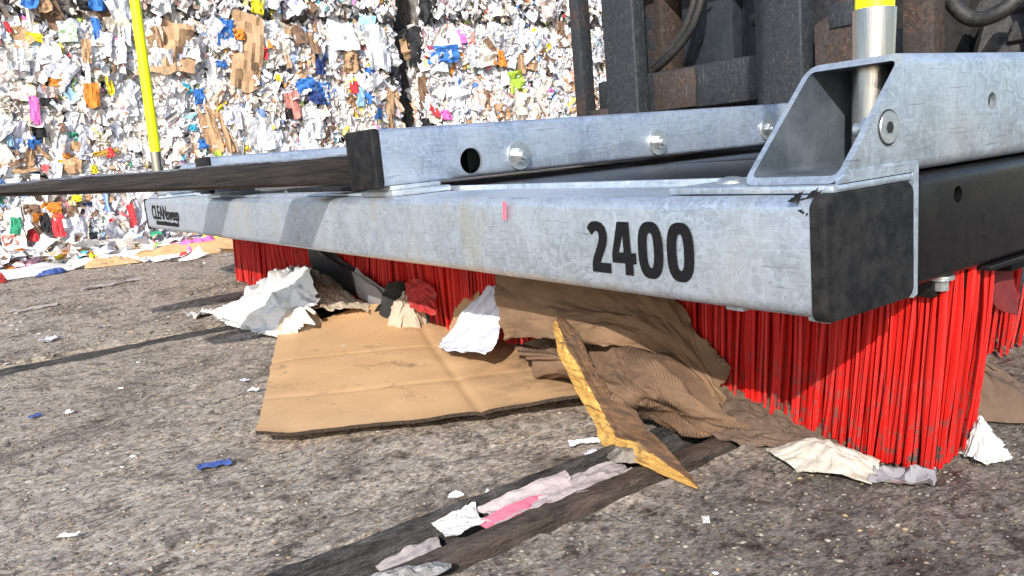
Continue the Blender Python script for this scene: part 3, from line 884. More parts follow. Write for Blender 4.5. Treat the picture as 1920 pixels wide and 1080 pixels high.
# ================================================================== FORKLIFT
FY = 1.22
truck = empty("forklift", (-1.2, 2.2, 0), label="dark worn forklift whose mast and forks carry the broom", cat="forklift")
def fork(x0, x1, label):
    ys = [-0.56, -0.50, -0.45, -0.25, -0.1, 0.02, 0.3, 0.7, FY + 0.05]
    bm = bmesh.new()
    rows = []
    for i, yv in enumerate(np.concatenate([np.linspace(-0.56, 0.15, 60), np.linspace(0.2, FY + 0.02, 30)])):
        zt = 0.3475 + 0.0008 * math.sin(yv * 31)
        k = max(0.0, min(1.0, (0.06 - yv) / 0.52))
        zb = 0.298 + 0.034 * k ** 1.05
        if yv < -0.5: zb = zb + (zt - zb) * ((-0.5 - yv) / 0.06) * 0.7
        w = 0.0
        if yv < -0.42: w = 0.03 * ((-0.42 - yv) / 0.14) ** 2
        rr = random.Random(int(yv * 1e4))
        j = lambda s: rr.uniform(-s, s)
        e = 0.004
        prof = [(x0 + w, zb + e), (x0 + w, zt - e), (x0 + w + e, zt), (x1 - w - e * 2 + j(.001), zt + j(.0006)), (x1 - w - e * 0.6 + j(.0008), zt - e * 0.5 + j(.001)), (x1 - w + j(.0004), zt - e * 2.0 + j(.0008)), (x1 - w + j(.0004), (zt + zb) / 2), (x1 - w + j(.0004), zb + e), (x1 - w - e, zb), (x0 + w + e, zb)]
        rows.append([bm.verts.new((x, yv, z)) for x, z in prof])
    for a, b in zip(rows, rows[1:]):
        n = len(a)
        for i in range(n):
            f = bm.faces.new((a[i], a[(i + 1) % n], b[(i + 1) % n], b[i]))
            if i in (2, 3): f.material_index = 1
    bm.faces.new(rows[0]); bm.faces.new(rows[-1][::-1])
    me = from_bm("fork", bm, True, 40)
    o = obj("fork", me, [FORKM, FORKW], truck)
    o['label'] = label
    sh = box("fork_shank", (x0, FY, 0.30), (x1, FY + 0.052, 1.05), STEEL, o, 0.006, 3)
    sh.location = (0, 0, 0)
    return o
fork(-0.995, -0.86, "near worn steel fork blade reaching out left over the beam")
fork(-1.56, -1.425, "far fork blade mostly hidden behind the near one")
def tbox(n, lo, hi, m, bev=0.004): return box(n, lo, hi, m, truck, bev, 2)
tbox("carriage_bar", (-1.66, FY + 0.055, 0.405), (-0.62, FY + 0.10, 0.522), STEEL, 0.005)
tbox("carriage_bar", (-1.66, FY + 0.055, 0.80), (-0.62, FY + 0.10, 0.92), STEEL)
tbox("rust_patch_plate", (-1.40, FY + 0.046, 0.408), (-1.24, FY + 0.0535, 0.517), STEELX, 0.003)
tbox("carriage_side_plate", (-1.712, FY + 0.0, 0.36), (-1.668, FY + 0.05, 1.0), STEELR)
tbox("carriage_side_plate", (-0.612, FY + 0.0, 0.36), (-0.545, FY + 0.05, 1.0), STEELX)
tbox("rusty_foot", (-1.668, FY + 0.02, 0.36), (-1.575, FY + 0.053, 0.435), STEELX)
# blocky rusted hook plate right of the near fork shank
poly_plate("hook_plate", [(-0.838, 0.36), (-0.838, 0.56), (-0.80, 0.575), (-0.775, 0.605), (-0.70, 0.605), (-0.692, 0.50), (-0.66, 0.49), (-0.66, 0.36)], 0.03, 'XZ', STEELX, truck, at=FY + 0.022)
tbox("painted_pad", (-0.795, FY + 0.016, 0.545), (-0.735, FY + 0.0215, 0.598), STEEL, 0.002)
tbox("weld_block", (-0.70, FY + 0.018, 0.38), (-0.655, FY + 0.054, 0.47), STEELR, 0.006)
for x0, x1 in ((-1.545, -1.465), (-0.955, -0.875)):
    tbox("mast_rail", (x0, 1.36, 0.08), (x1, 1.50, 2.3), STEELR)
tbox("mast_rail_inner", (-1.46, 1.345, 0.12), (-1.428, 1.47, 2.2), STEELX)
tbox("lift_cylinder_box", (-1.40, 1.40, 0.53), (-1.21, 1.50, 2.0), PANEL, 0.004)
tbox("cover_panel", (-1.206, 1.44, 0.40), (-1.085, 1.48, 2.0), PANEL, 0.004)
tbox("mast_cross_tie", (-1.545, 1.505, 0.10), (-0.875, 1.53, 0.32), STEEL)
cyl("guide_roller", (-1.10, 1.36, 0.625), (-0.96, 1.36, 0.625), 0.022, HOSE, truck)
cyl("lift_chain_anchor", (-1.05, 1.37, 0.70), (-0.98, 1.37, 0.70), 0.02, STEEL, truck)
for (x, z) in ((-1.325, 0.60), (-1.39, 0.545), (-1.395, 0.52), (-1.29, 0.69)):
    cyl("bolt", (x, 1.399, z), (x, 1.390, z), 0.008, STEELR, truck, n=6)
cyl("bolt", (-1.0, 1.33, 0.66), (-1.0, 1.32, 0.66), 0.010, ZINC, truck, n=6)
for dx in (0.0, 0.028):
    tube_path("hydraulic_hose", [np.array(p) for p in [(-1.245 + dx, 1.30, 0.95), (-1.25 + dx, 1.30, 0.74), (-1.275 + dx, 1.295, 0.655), (-1.32 + dx, 1.29, 0.60), (-1.37 + dx * 0.6, 1.285, 0.565 - dx * 0.3), (-1.43, 1.30, 0.54 - dx * 0.4)]], 0.011, HOSE, truck, 12, 8)
# front of the truck behind the mast
tbox("truck_front", (-1.70, 1.62, 0.10), (-0.66, 1.75, 1.2), DARKIN, 0.02)
tbox("truck_body", (-1.78, 1.86, 0.14), (-0.62, 3.6, 1.1), STEEL, 0.05)
def wheel(x0, x1, yc, r):
    bm = bmesh.new()
    prof = [(x0 + 0.02, r * 0.55), (x0, r * 0.62), (x0, r * 0.90), (x0 + 0.025, r * 0.985), (x1 - 0.025, r * 0.985), (x1, r * 0.90), (x1, r * 0.62), (x1 - 0.02, r * 0.55)]
    n = 48
    rings = [[bm.verts.new((x, yc + rr * math.cos(2 * PI * i / n), r + rr * math.sin(2 * PI * i / n))) for x, rr in prof] for i in range(n)]
    for i in range(n):
        a, b = rings[i], rings[(i + 1) % n]
        for k in range(len(prof) - 1):
            bm.faces.new((a[k], a[k + 1], b[k + 1], b[k]))
    w = obj("wheel", from_bm("tyre", bm, True, 40), TYRE, truck)
    for i in range(26):
        a = 2 * PI * i / 26
        s = 1 if i % 2 else -1
        lb = bmesh.new()
        lo = (x0 - 0.004, -0.026, -0.012) if s < 0 else ((x0 + x1) / 2 - 0.03, -0.026, -0.012)
        hi = ((x0 + x1) / 2 + 0.03, 0.026, 0.014) if s < 0 else (x1 + 0.004, 0.026, 0.014)
        bm_box(lb, lo, hi, 0.006, 2)
        M4 = Matrix.Translation((0, yc + r * 0.985 * math.cos(a), r + r * 0.985 * math.sin(a))) @ Matrix.Rotation(a - PI / 2, 4, 'X')
        lb.transform(M4)
        o = obj("tread_lug", from_bm("tread_lug", lb, True, 40), TYRE, w)
        o.location = (0, 0, 0)
    h = bmesh.new()
    bm_cyl(h, (x0 + 0.03, yc, r), (x1 - 0.03, yc, r), r * 0.56, None, 32)
    o = obj("rim", from_bm("rim", h, True, 40), STEELR, w); o.location = (0, 0, 0)
    return w
wheel(-0.60, -0.36, 1.78, 0.335)
wheel(-2.04, -1.80, 2.35, 0.335)
tbox("mudguard_plate", (-0.46, 1.44, 0.37), (-0.20, 1.47, 0.60), STEELR, 0.01)
tube_path("hydraulic_hose", [np.array(p) for p in [(-0.585, 1.33, 0.62), (-0.545, 1.30, 0.555), (-0.50, 1.30, 0.515), (-0.44, 1.31, 0.53), (-0.40, 1.35, 0.60)]], 0.016, HOSE, truck, 12, 8)

# ================================================================== BROOM ATTACHMENT
broom = empty("forklift_broom", (-1.2, 0.5, 0), label="galvanised forklift broom with long red bristles and 2400 on its beam", cat="broom")
BT, BB = 0.280, 0.188
# front beam: rounded hollow section along X
prof = rrect(0.0, 0.120, BB, BT, 0.011, 6)       # (y, z)
bm = bmesh.new()
nx = 90
xs = np.linspace(-2.40, -0.004, nx)
rings = []
for x in xs:
    rings.append([bm.verts.new((x, y + 0.0004 * math.sin(x * 23 + z * 40), z + 0.0005 * math.sin(x * 9))) for y, z in prof])
for a, b in zip(rings, rings[1:]):
    n = len(a)
    for i in range(n):
        bm.faces.new((a[i], a[(i + 1) % n], b[(i + 1) % n], b[i]))
bm.faces.new(rings[0]); bm.faces.new(rings[-1][::-1])
beam = obj("front_beam", from_bm("front_beam", bm, True, 50), GALV, broom)

def sub(o):
    return o
def child(o, parent):
    """re-parent a mesh built in world space under a part"""
    base = Vector((0, 0, 0)); p = parent
    while p is not None:
        base += p.location; p = p.parent
    o.parent = parent
    o.location = -base
    return o

# black rubber cap over the beam's near end, torn at its top corner
capp = rrect(-0.0012, 0.1195, BB - 0.002, BT + 0.001, 0.010, 6)
bm = bmesh.new()
def caprow(x, inset, wob=0.0):
    return [bm.verts.new((x + wob * math.sin(z * 160 + y * 90), 0.059 + (y - 0.059) * (1 - inset), 0.234 + (z - 0.234) * (1 - inset))) for y, z in capp]
rows = [caprow(-0.0035, 0.0, 0.0008), caprow(0.003, 0.0, 0.0), caprow(0.0065, 0.008), caprow(0.0082, 0.025), caprow(0.0088, 0.08), caprow(0.0090, 0.5)]
for a, b in zip(rows, rows[1:]):
    n = len(a)
    for i in range(n):
        bm.faces.new((a[i], a[(i + 1) % n], b[(i + 1) % n], b[i]))
bm.faces.new(rows[-1])
cap = obj("end_cap", from_bm("end_cap", bm, True, 50), CAP, broom)
cap['label'] = "scuffed black rubber cap on the beam end"
for k in range(9):
    x = random.uniform(-0.018, 0.006); y = random.uniform(-0.004, 0.014); z = random.uniform(0.268, 0.287)
    net = [[(x, y, z), (x + .004, y + .003, z + .003)], [(x - .006 + random.uniform(-.005, .004), y - .003, z - .006 * random.random()), (x + .002, y - .001, z - .006)]]
    crumpled("torn_shred", net, CAP, 300 + k, 0.003, 3, 6, 5, 5, 0.4, 0.0008, cap)
cap2 = box("end_cap", (-2.412, -0.003, BB - 0.003), (-2.399, 0.1195, BT + 0.0015), CAP, broom, 0.006, 3)

# print on the beam front
def glyph(name, outer, holes, x0, x1, z0, z1, label=None):
    f = lambda L: [(x0 + a * (x1 - x0), z0 + b * (z1 - z0)) for a, b in L]
    o = poly_plate(name, f(outer), 0.0007, 'XZ', PRINT, None, [f(h) for h in holes], at=-0.0011)
    child(o, beam)
    return o
def oval(cx, cy, rx, ry, n=40, p=2.6):
    out = []
    for i in range(n):
        a = 2 * PI * i / n
        c, s = math.cos(a), math.sin(a)
        out.append((cx + rx * math.copysign(abs(c) ** (2 / p), c), cy + ry * math.copysign(abs(s) ** (2 / p), s)))
    return out
TWO = [(0.0, 0.86), (0.10, 0.94), (0.24, 0.99), (0.45, 1.0), (0.66, 0.97), (0.82, 0.89), (0.89, 0.77), (0.89, 0.66), (0.84, 0.54), (0.74, 0.42), (0.62, 0.30), (0.53, 0.19), (1.0, 0.19), (1.0, 0.0), (0.16, 0.0), (0.16, 0.16), (0.24, 0.30), (0.38, 0.45), (0.49, 0.59), (0.54, 0.70), (0.52, 0.77), (0.46, 0.81), (0.37, 0.81), (0.28, 0.78), (0.20, 0.73)]
FOUR = [(0.28, 1.0), (0.76, 1.0), (0.80, 0.42), (1.0, 0.42), (1.0, 0.22), (0.86, 0.22), (0.86, 0.0), (0.54, 0.0), (0.54, 0.22), (0.0, 0.22), (0.0, 0.38)]
FOURH = [(0.49, 0.78), (0.28, 0.42), (0.50, 0.42)]
ZERO = oval(0.5, 0.5, 0.5, 0.5); ZEROH = oval(0.5, 0.5, 0.145, 0.31)
glyph("digit_two", TWO, [], -0.2535, -0.2220, 0.2075, 0.2575)
glyph("digit_four", FOUR, [FOURH], -0.2190, -0.1870, 0.2075, 0.2575)
glyph("digit_zero", ZERO, [ZEROH], -0.1835, -0.1525, 0.2065, 0.2585)
glyph("digit_zero", ZERO, [ZEROH], -0.1475, -0.1165, 0.2065, 0.2585)

def text_mesh(s, size, xscale, bold):
    cu = bpy.data.curves.new("t", 'FONT')
    cu.body = s; cu.size = size; cu.offset = bold; cu.extrude = 0.0002
    o = bpy.data.objects.new("t", cu); col.objects.link(o)
    bpy.context.view_layer.update()
    me = bpy.data.meshes.new_from_object(o.evaluated_get(bpy.context.evaluated_depsgraph_get()))
    bpy.data.objects.remove(o)
    M4 = Matrix.Rotation(PI / 2, 4, 'X') @ Matrix.Diagonal((xscale, 1, 1, 1))
    me.transform(M4)
    return me
tm = text_mesh("CLEAN", 0.058, 1.12, 0.0012)
o = obj("lettering", tm, PRINT); o.location = (-2.315, -0.0012, 0.221); p = o.location.copy(); child(o, beam); o.location += p
w1 = max(v.co.x for v in tm.vertices)
tm = text_mesh("sweep", 0.050, 1.12, 0.0010)
o = obj("lettering", tm, PRINT); o.location = (-2.315 + w1 + 0.004, -0.0012, 0.221); p = o.location.copy(); child(o, beam); o.location += p
# illegible second line: a row of small strokes
bm = bmesh.new()
x = -2.27
while x < -1.99:
    w = random.uniform(0.006, 0.011)
    bm_box(bm, (x, -0.0014, 0.203), (x + w, -0.0006, 0.203 + random.uniform(0.009, 0.0135)))
    x += w + 0.004
child(obj("small_print", from_bm("small_print", bm), PRINT), beam)
for x in (-0.085, -0.006):
    b = box("weld_tab", (x - 0.009, 0.010, BB - 0.0035), (x + 0.009, 0.03, BB + 0.001), GALV3, None, 0.001); child(b, beam)

# back plate and base plates on the beam
box("back_plate", (-2.40, 0.1202, 0.190), (0.0010, 0.1262, 0.2865), GALV3, broom, 0.0015)
for x0, x1 in ((-0.155, 0.006), (-2.406, -2.245)):
    pl = box("base_plate", (x0, 0.013, 0.2808), (x1, 0.128, 0.2868), GALV3, broom, 0.0018)
    for dx, dy in ((0.045, 0.045), (0.115, 0.045)):
        bm = bmesh.new()
        bmesh.ops.create_uvsphere(bm, u_segments=20, v_segments=10, radius=0.013)
        for v in bm.verts: v.co = Vector((v.co.x, v.co.y, max(v.co.z, 0) * 0.45)) + Vector((x0 + dx - 0.012, dy + 0.012, 0.2868))
        child(obj("dome_bolt", from_bm("dome_bolt", bm, True, 50), ZINC), pl)

# side arms: hollow sections cut off aslant at the front, one at each end
def side_arm(x0, x1, near):
    zo0, zo1 = 0.2872, 0.3800
    fr = lambda x, z: 0.0215 + max(0, min(1, (z - zo0) / (zo1 - zo0))) * 0.094
    bm = bmesh.new()
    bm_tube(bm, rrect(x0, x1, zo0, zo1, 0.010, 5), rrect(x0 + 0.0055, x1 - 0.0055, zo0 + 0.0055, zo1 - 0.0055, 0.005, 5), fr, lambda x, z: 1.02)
    me = from_bm("side_arm", bm)
    cut = []
    xo = x1
    for (yy, zz, rr) in ((0.2528, 0.3376, 0.0075),):
        c = bmesh.new(); bm_cyl(c, (xo - 0.012, yy, zz), (xo + 0.01, yy, zz), rr, None, 24); cut.append(from_bm("cut", c))
    me = boolean_cut(me, cut)
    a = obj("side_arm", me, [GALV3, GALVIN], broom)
    # countersunk bolt: disc, ring groove and hex socket
    bm = bmesh.new(); bm_cyl(bm, (xo + 0.0003, 0.0865, 0.3238), (xo + 0.0016, 0.0865, 0.3238), 0.0128, 0.0122, 36)
    b = child(obj("countersunk_bolt", from_bm("countersunk_bolt", bm, True, 40), ZINC), a)
    bm = bmesh.new(); bm_cyl(bm, (xo + 0.0017, 0.0865, 0.3238), (xo + 0.0021, 0.0865, 0.3238), 0.0050, 0.0047, 6)
    child(obj("hex_socket", from_bm("hex_socket", bm), DARKIN), a)
    bm = bmesh.new()
    aa, bb = bm_cyl(bm, (xo + 0.0004, 0.0865, 0.3238), (xo + 0.0007, 0.0865, 0.3238), 0.0138, 0.0138, 36)
    child(obj("bolt_seat", from_bm("bolt_seat", bm), DARKIN), a)
    bm = bmesh.new(); bm_cyl(bm, (x1 - 0.006, 0.0865, 0.3238), (x1 - 0.018, 0.0865, 0.3238), 0.0105, None, 6)
    bm_cyl(bm, (x1 - 0.018, 0.0865, 0.3238), (x1 - 0.026, 0.0865, 0.3238), 0.006, None, 14)
    child(obj("nut", from_bm("nut", bm, True, 35), ZINC), a)
    return a
arm1 = side_arm(-0.082, 0.0055, True)
arm1['label'] = "galvanised tube cut aslant holding the near steel pole socket"
arm2 = side_arm(-2.4055, -2.318, False)
# side plate closing the beam end behind the cap
poly_plate("gusset_plate", [(0.022, 0.2872), (0.030, 0.2955), (0.1290, 0.2955), (0.1270, 0.187), (0.1205, 0.185), (0.1202, 0.2872)], 0.005, 'YZ', GALV3, broom, at=0.0015)

# marker poles
def marker(xc, yt, zt, lean, label, top=1.9):
    root = child(cyl("pole_socket", (xc, yt - lean, 0.296), (xc, yt, zt), 0.0152, STAINLESS, None, 0.0172, 40), broom)
    root['label'] = label
    d = lean / (zt - 0.296)
    p0 = Vector((xc, yt - d * 0.05, zt - 0.05)); p1 = Vector((xc, yt + d * (top - zt), top))
    c = cyl("yellow_pole", p0, p1, 0.0155, YELLOW, None, None, 32)
    child(c, root)
marker(-0.042, 0.150, 0.4205, 0.008, "brushed steel socket of the near yellow pole")
marker(-2.360, 0.047, 0.4235, 0.003, "brushed steel socket of the far yellow pole")

# fork guide tubes on top of the beam
def guide_tube(x0, x1, sgn, label):
    z0, z1 = 0.2965, 0.3775
    bm = bmesh.new()
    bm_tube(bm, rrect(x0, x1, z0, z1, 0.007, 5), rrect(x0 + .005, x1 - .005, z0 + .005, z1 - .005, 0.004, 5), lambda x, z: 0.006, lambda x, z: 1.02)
    me = from_bm("guide_tube", bm)
    holes = []
    c = bmesh.new(); bm_cyl(c, (x1 - 0.02, 0.155, 0.321), (x1 + 0.02, 0.155, 0.321), 0.0198, None, 32); holes.append(from_bm("cut", c))
    me = boolean_cut(me, holes)
    # tubes run very slightly downhill towards the truck
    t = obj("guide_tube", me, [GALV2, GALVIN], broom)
    t['label'] = label
    cp = box("tube_cap", (x0 - 0.001, -0.008, z0 - 0.004), (x1 + 0.001, 0.0055, z1 + 0.001), CAP, None, 0.004, 3); child(cp, t)
    ins = box("hole_shade_panel", (x0 + .0065, 0.12, z0 + .0065), (x0 + .0085, 0.20, z1 - .0065), CAVITY, None, 0.0002, 1); child(ins, t)  # black panel stands in for the unlit tube inside behind the hole
    for yy, zz in ((0.2445, 0.3225), (0.555, 0.3228), (0.868, 0.328)):
        bm = bmesh.new(); bm_cyl(bm, (x1 + 0.0005, yy, zz), (x1 + 0.0035, yy, zz), 0.0230, 0.0225, 36)
        w = child(obj("washer", from_bm("washer", bm, True, 40), ZINC), t)
        bm = bmesh.new(); bm_cyl(bm, (x1 + 0.0036, yy, zz), (x1 + 0.0125, yy, zz), 0.0125, 0.0122, 6)
        bm_cyl(bm, (x1 + 0.0126, yy, zz), (x1 + 0.0185, yy, zz), 0.0072, 0.0064, 16)
        child(obj("bolt", from_bm("bolt", bm, True, 35), ZINC), t)
    fl = box("foot_flange", (x0 - 0.01, 0.012, 0.2806), (x1 + 0.008, 0.110, 0.2895), GALV3, broom, 0.002)
    box("foot_pad", (x0 + 0.004, 0.016, 0.2897), (x1 - 0.004, 0.100, 0.2963), GALV3, broom, 0.001)
    return t
guide_tube(-0.789, -0.699, 1, "near galvanised guide tube with black end cap and three bolts")
guide_tube(-1.680, -1.590, 1, "far galvanised guide tube mostly hidden behind the fork")
# cross members under the forks, seen as thin strips
box("cross_strip", (-1.58, 0.03, 0.2806), (-0.81, 0.075, 0.2850), GALV3, broom, 0.001)
box("cross_strip", (-1.36, 0.095, 0.2806), (-0.81, 0.118, 0.2920), CAP, broom, 0.001)

# black brush covers
def cover(y0, y1, x0=-2.40, x1=0.004, z0=0.1905, z1=0.2848):
    bm = bmesh.new()
    bm_box(bm, (x0, y0, z0), (x1, y1, z1), 0.010, 4)
    me = from_bm("brush_cover", bm, True, 40)
    c = bmesh.new(); bm_cyl(c, (x1 - 0.012, y0 + 0.067, 0.2615), (x1 + 0.01, y0 + 0.067, 0.2615), 0.0072, None, 24)
    me = boolean_cut(me, [from_bm("cut", c)])
    return obj("brush_cover", me, COVER, broom)
cv = cover(0.1300, 0.52)
cv['label'] = "glossy black brush cover with a small round hole"
box("cover_lip", (-0.02, 0.259, 0.1845), (0.0046, 0.50, 0.1899), COVER, broom, 0.001)
cover(0.54, 0.98)
for y in (0.197,):
    bm = bmesh.new(); bm_cyl(bm, (-0.010, y, 0.190), (-0.010, y, 0.1765), 0.0072, 0.0068, 6)
    child(obj("cover_bolt", from_bm("cover_bolt", bm, True, 35), ZINC), broom)
    bm = bmesh.new(); bm_cyl(bm, (-0.010, y, 0.1903), (-0.010, y, 0.1865), 0.011, None, 20)
    child(obj("cover_washer", from_bm("cover_washer", bm, True, 35), ZINC), broom)

# ---- bristles
NB = 5
def bristle_verts(x, y, zt, zb, dx, dy, w, seedv):
    """a flat-sided strand of square section, gently bowed"""
    r = random.Random(seedv)
    bowx, bowy = r.uniform(-.0025, .0025), r.uniform(-.003, .003)
    rot = r.uniform(0, PI / 2)
    out = []
    for k in range(NB):
        t = k / (NB - 1)
        cx = x + dx * t ** 1.3 + bowx * math.sin(t * PI); cy = y + dy * t ** 1.3 + bowy * math.sin(t * PI)
        cz = zt + (zb - zt) * t
        for j in range(4):
            a = rot + j * PI / 2 + t * 0.25
            out.append((cx + w * math.cos(a), cy + w * math.sin(a), cz))
    return out
BF = []
for k in range(NB - 1):
    for j in range(4):
        BF.append((k * 4 + j, k * 4 + (j + 1) % 4, (k + 1) * 4 + (j + 1) % 4, (k + 1) * 4 + j))
BF.append((NB * 4 - 4, NB * 4 - 3, NB * 4 - 2, NB * 4 - 1))

def strands(y0, y1, rows, pitch, x0, x1, ztop, seed):
    r = random.Random(seed)
    L = []
    for j in range(rows):
        y = y0 + (y1 - y0) * j / max(1, rows - 1)
        n = int((x1 - x0) / pitch)
        for i in range(n):
            x = x1 - (i + 0.5 * (j % 2)) * pitch + r.uniform(-.0016, .0016)
            # tufts: gaps between brush sections
            ph = ((x - x1) / 0.29) % 1.0
            if ph < 0.03 and i > 20: continue
            near = math.exp((x - x1) / 0.35)
            sag = 0.5 * math.sin(x * 7 + 1.3) + 0.5 * math.sin(x * 17)
            dx = (-0.013 * near + 0.006 * sag + r.gauss(0, .0028))
            dy = (-0.012 - 0.010 * (y - y0) / (y1 - y0 + 1e-6)) * (0.25 + 0.75 * near) + r.gauss(0, .003) + 0.02 * (1 - near) * sag
            zb = 0.002 + abs(r.gauss(0, 0.0025)) + (0.006 if r.random() < 0.08 else 0)
            L.append((x, y + r.uniform(-.002, .002), ztop, zb, dx, dy, 0.00225 * r.uniform(0.75, 1.15), r.random()))
    return L
front = strands(0.200, 0.296, 14, 0.0043, -2.195, -0.008, 0.192, 1)
brush = obj("brush", from_bm("brush_bar", (lambda b: (bm_box(b, (-2.20, 0.188, 0.170), (-0.012, 0.304, 0.1900), 0.002), b)[1])(bmesh.new()), True, 40), COVER)
child(brush, broom)
brush['label'] = "front row of long red plastic bristles"
# strands that show largest: the near end and the front row beside it
def score(s):
    x, y = s[0], s[1]
    end = max(0, 1 - (-0.008 - x) / 0.02)
    fr = max(0, 1 - (y - 0.200) / 0.03)
    return max(end * 1.0, fr * math.exp((x + 0.008) / 0.35))
order = sorted(range(len(front)), key=lambda i: -score(front[i]))
singles = set(order[:290])
for i in order[:290]:
    s = front[i]
    o0 = Vector((s[0], s[1], s[2]))
    V = [tuple(Vector(v) - o0) for v in bristle_verts(*s)]
    me = bpy.data.meshes.new("bristle"); me.from_pydata(V, [], BF)
    me.materials.append(BRISTLE)
    b = bpy.data.objects.new("bristle", me); col.objects.link(b)
    b.parent = brush
    b.location = o0
V = []; F = []
for i, s in enumerate(front):
    if i in singles: continue
    k = len(V); V += bristle_verts(*s); F += [tuple(a + k for a in f) for f in BF]
me = bpy.data.meshes.new("bristle_mass"); me.from_pydata(V, [], F)
bmass = child(obj("bristle_mass", me, BRISTLE), brush); bmass['kind'] = 'stuff'
for (ya, yb, sd) in ((0.350, 0.44, 2), (0.60, 0.70, 3)):
    L = strands(ya, yb, 6, 0.0085, -2.195, -0.125, 0.192, sd)
    V = []; F = []
    for s in L:
        k = len(V); V += bristle_verts(*s); F += [tuple(a + k for a in f) for f in BF]
    me = bpy.data.meshes.new("bristle_mass"); me.from_pydata(V, [], F)
    br = child(box("brush", (-2.20, ya - 0.012, 0.170), (-0.012, yb + 0.008, 0.1900), COVER, None, 0.002), broom)
    br['label'] = "rear row of red bristles in the shade"
    bmr = child(obj("bristle_mass", me, BRISTLE), br); bmr['kind'] = 'stuff'

# ================================================================== LITTER
# -- big cardboard sheet
c_bl = np.array([-0.605, -0.250]); eu = np.array([0.204, 0.334]); eu = eu / np.linalg.norm(eu); ev = np.array([-0.640, 0.246]); ev = ev / np.linalg.norm(ev)
nu, nv = 90, 120
u, v = uvgrid(nu, nv)
su = u * 0.47; sv = v * 0.690
edge_n = 0.0022 * fbm(sv * 30, sv * 0, 3, 4)
edge_m = 0.003 * fbm(su * 30, su * 0 + 4, 3, 5)
su2 = su + edge_n * (1 - 2 * (u > 0.5)) * (np.abs(u - 0.5) > 0.42)
sv2 = sv + edge_m * (np.abs(v - 0.5) > 0.46)
px = c_bl[0] + su2 * eu[0] + sv2 * ev[0]; py = c_bl[1] + su2 * eu[1] + sv2 * ev[1]
cr = 0.275
hump = 0.030 * np.exp(-((su - 0.20) / 0.10) ** 2) * np.clip((sv - 0.42) / 0.28, 0, 1) ** 1.4
lift = np.clip(su - cr, 0, 1) * 0.10 * np.clip((sv - 0.15) / 0.5, 0, 1)
pz = 0.016 + 0.006 * fbm(su * 5, sv * 4, 3, 12) + hump + lift - 0.0035 * np.exp(-np.abs(su - cr) / 0.006) - 0.0025 * np.exp(-np.abs(sv - 0.17) / 0.005) - 0.002 * np.exp(-np.abs(sv - 0.40) / 0.006)
pz = pz + 0.010 * np.clip(1 - su / 0.04, 0, 1) * np.clip((0.2 - sv) / 0.2, -1, 1) * 0.5 + 0.012 * np.exp(-sv / 0.05) * (0.35 + 0.65 * np.clip(su / 0.4, 0, 1)) * 0.6
pz = np.maximum(pz, 0.008)
P = np.stack([px, py, pz], -1)
o0 = np.array([-0.9, 0.1, 0.0])
CARDEDGE = m_simple("frayed_cardboard_edge", (0.012, 0.008, 0.005), (0.07, 0.045, 0.025), 260, 0.95, 0, 500, 0.002)
me = grid_mesh("cardboard_sheet", (P - o0), 0.0045, True, 50, 1)
# faces must look up
if np.cross(P[1, 0] - P[0, 0], P[0, 1] - P[0, 0])[2] < 0:
    me.flip_normals()
o = obj("cardboard_sheet", me, [CARD, CARDEDGE], None, tuple(o0))
setp(o, "large flat tan cardboard sheet with dirt smears lying on the ground", "cardboard")

# -- brown corrugated paper
bp = empty("crumpled_brown_paper", (-0.4, 0.12, 0), label="big crumpled brown corrugated paper jammed under the beam beside the wood", cat="brown paper")
FLAP = [[(-0.640,0.155,0.186),(-0.520,0.155,0.188),(-0.425,0.163,0.180),(-0.337,0.178,0.150),(-0.294,0.188,0.100),(-0.258,0.190,0.055)],
 [(-0.600,0.120,0.140),(-0.490,0.115,0.146),(-0.395,0.128,0.142),(-0.320,0.150,0.122),(-0.285,0.172,0.082),(-0.248,0.180,0.040)],
 [(-0.573,0.100,0.104),(-0.461,0.095,0.112),(-0.368,0.106,0.118),(-0.318,0.138,0.100),(-0.290,0.166,0.066),(-0.240,0.174,0.024)],
 [(-0.566,0.092,0.072),(-0.455,0.080,0.094),(-0.364,0.086,0.096),(-0.328,0.118,0.090),(-0.300,0.158,0.058),(-0.236,0.172,0.014)],
 [(-0.580,0.110,0.070),(-0.470,0.100,0.090),(-0.372,0.104,0.092),(-0.338,0.132,0.086),(-0.306,0.168,0.056),(-0.240,0.182,0.013)]]
crumpled("smooth_flap", FLAP, KRAFT, 21, 0.018, 2.4, 12, 22, 20, 0.05, 0.0012, bp)
BODY = [[(-0.607,0.130,0.062),(-0.501,0.130,0.084),(-0.414,0.135,0.084),(-0.355,0.150,0.094),(-0.314,0.175,0.082),(-0.292,0.190,0.056)],
 [(-0.534,0.100,0.053),(-0.436,0.090,0.075),(-0.354,0.085,0.072),(-0.304,0.090,0.086),(-0.269,0.130,0.070),(-0.252,0.170,0.033)],
 [(-0.519,0.110,0.038),(-0.423,0.090,0.053),(-0.301,0.060,0.054),(-0.244,0.070,0.063),(-0.228,0.120,0.043),(-0.222,0.168,0.014)],
 [(-0.550,0.150,0.024),(-0.458,0.130,0.030),(-0.318,0.082,0.026),(-0.265,0.098,0.021),(-0.226,0.130,0.012),(-0.190,0.175,0.005)],
 [(-0.560,0.190,0.022),(-0.458,0.170,0.024),(-0.330,0.110,0.022),(-0.270,0.120,0.016),(-0.226,0.150,0.008),(-0.192,0.190,0.004)]]
Pb = catmull(np.array(BODY), 36, 84)
nu, nv, _ = Pb.shape
u, v = uvgrid(nu, nv)
Pb = displace(Pb, 0.011 * folds(u * 0.8, v * 1.2, 33, 9, 1.6, False) + 0.015 * facets(u, v, 35, 20, 1.8))
ph = v * 80 + 9.0 * u * (v - 0.2) + 1.2 * fbm(u * 3, v * 3, 3, 44)
Pb = displace(Pb, 0.0011 * np.cos(2 * PI * ph))
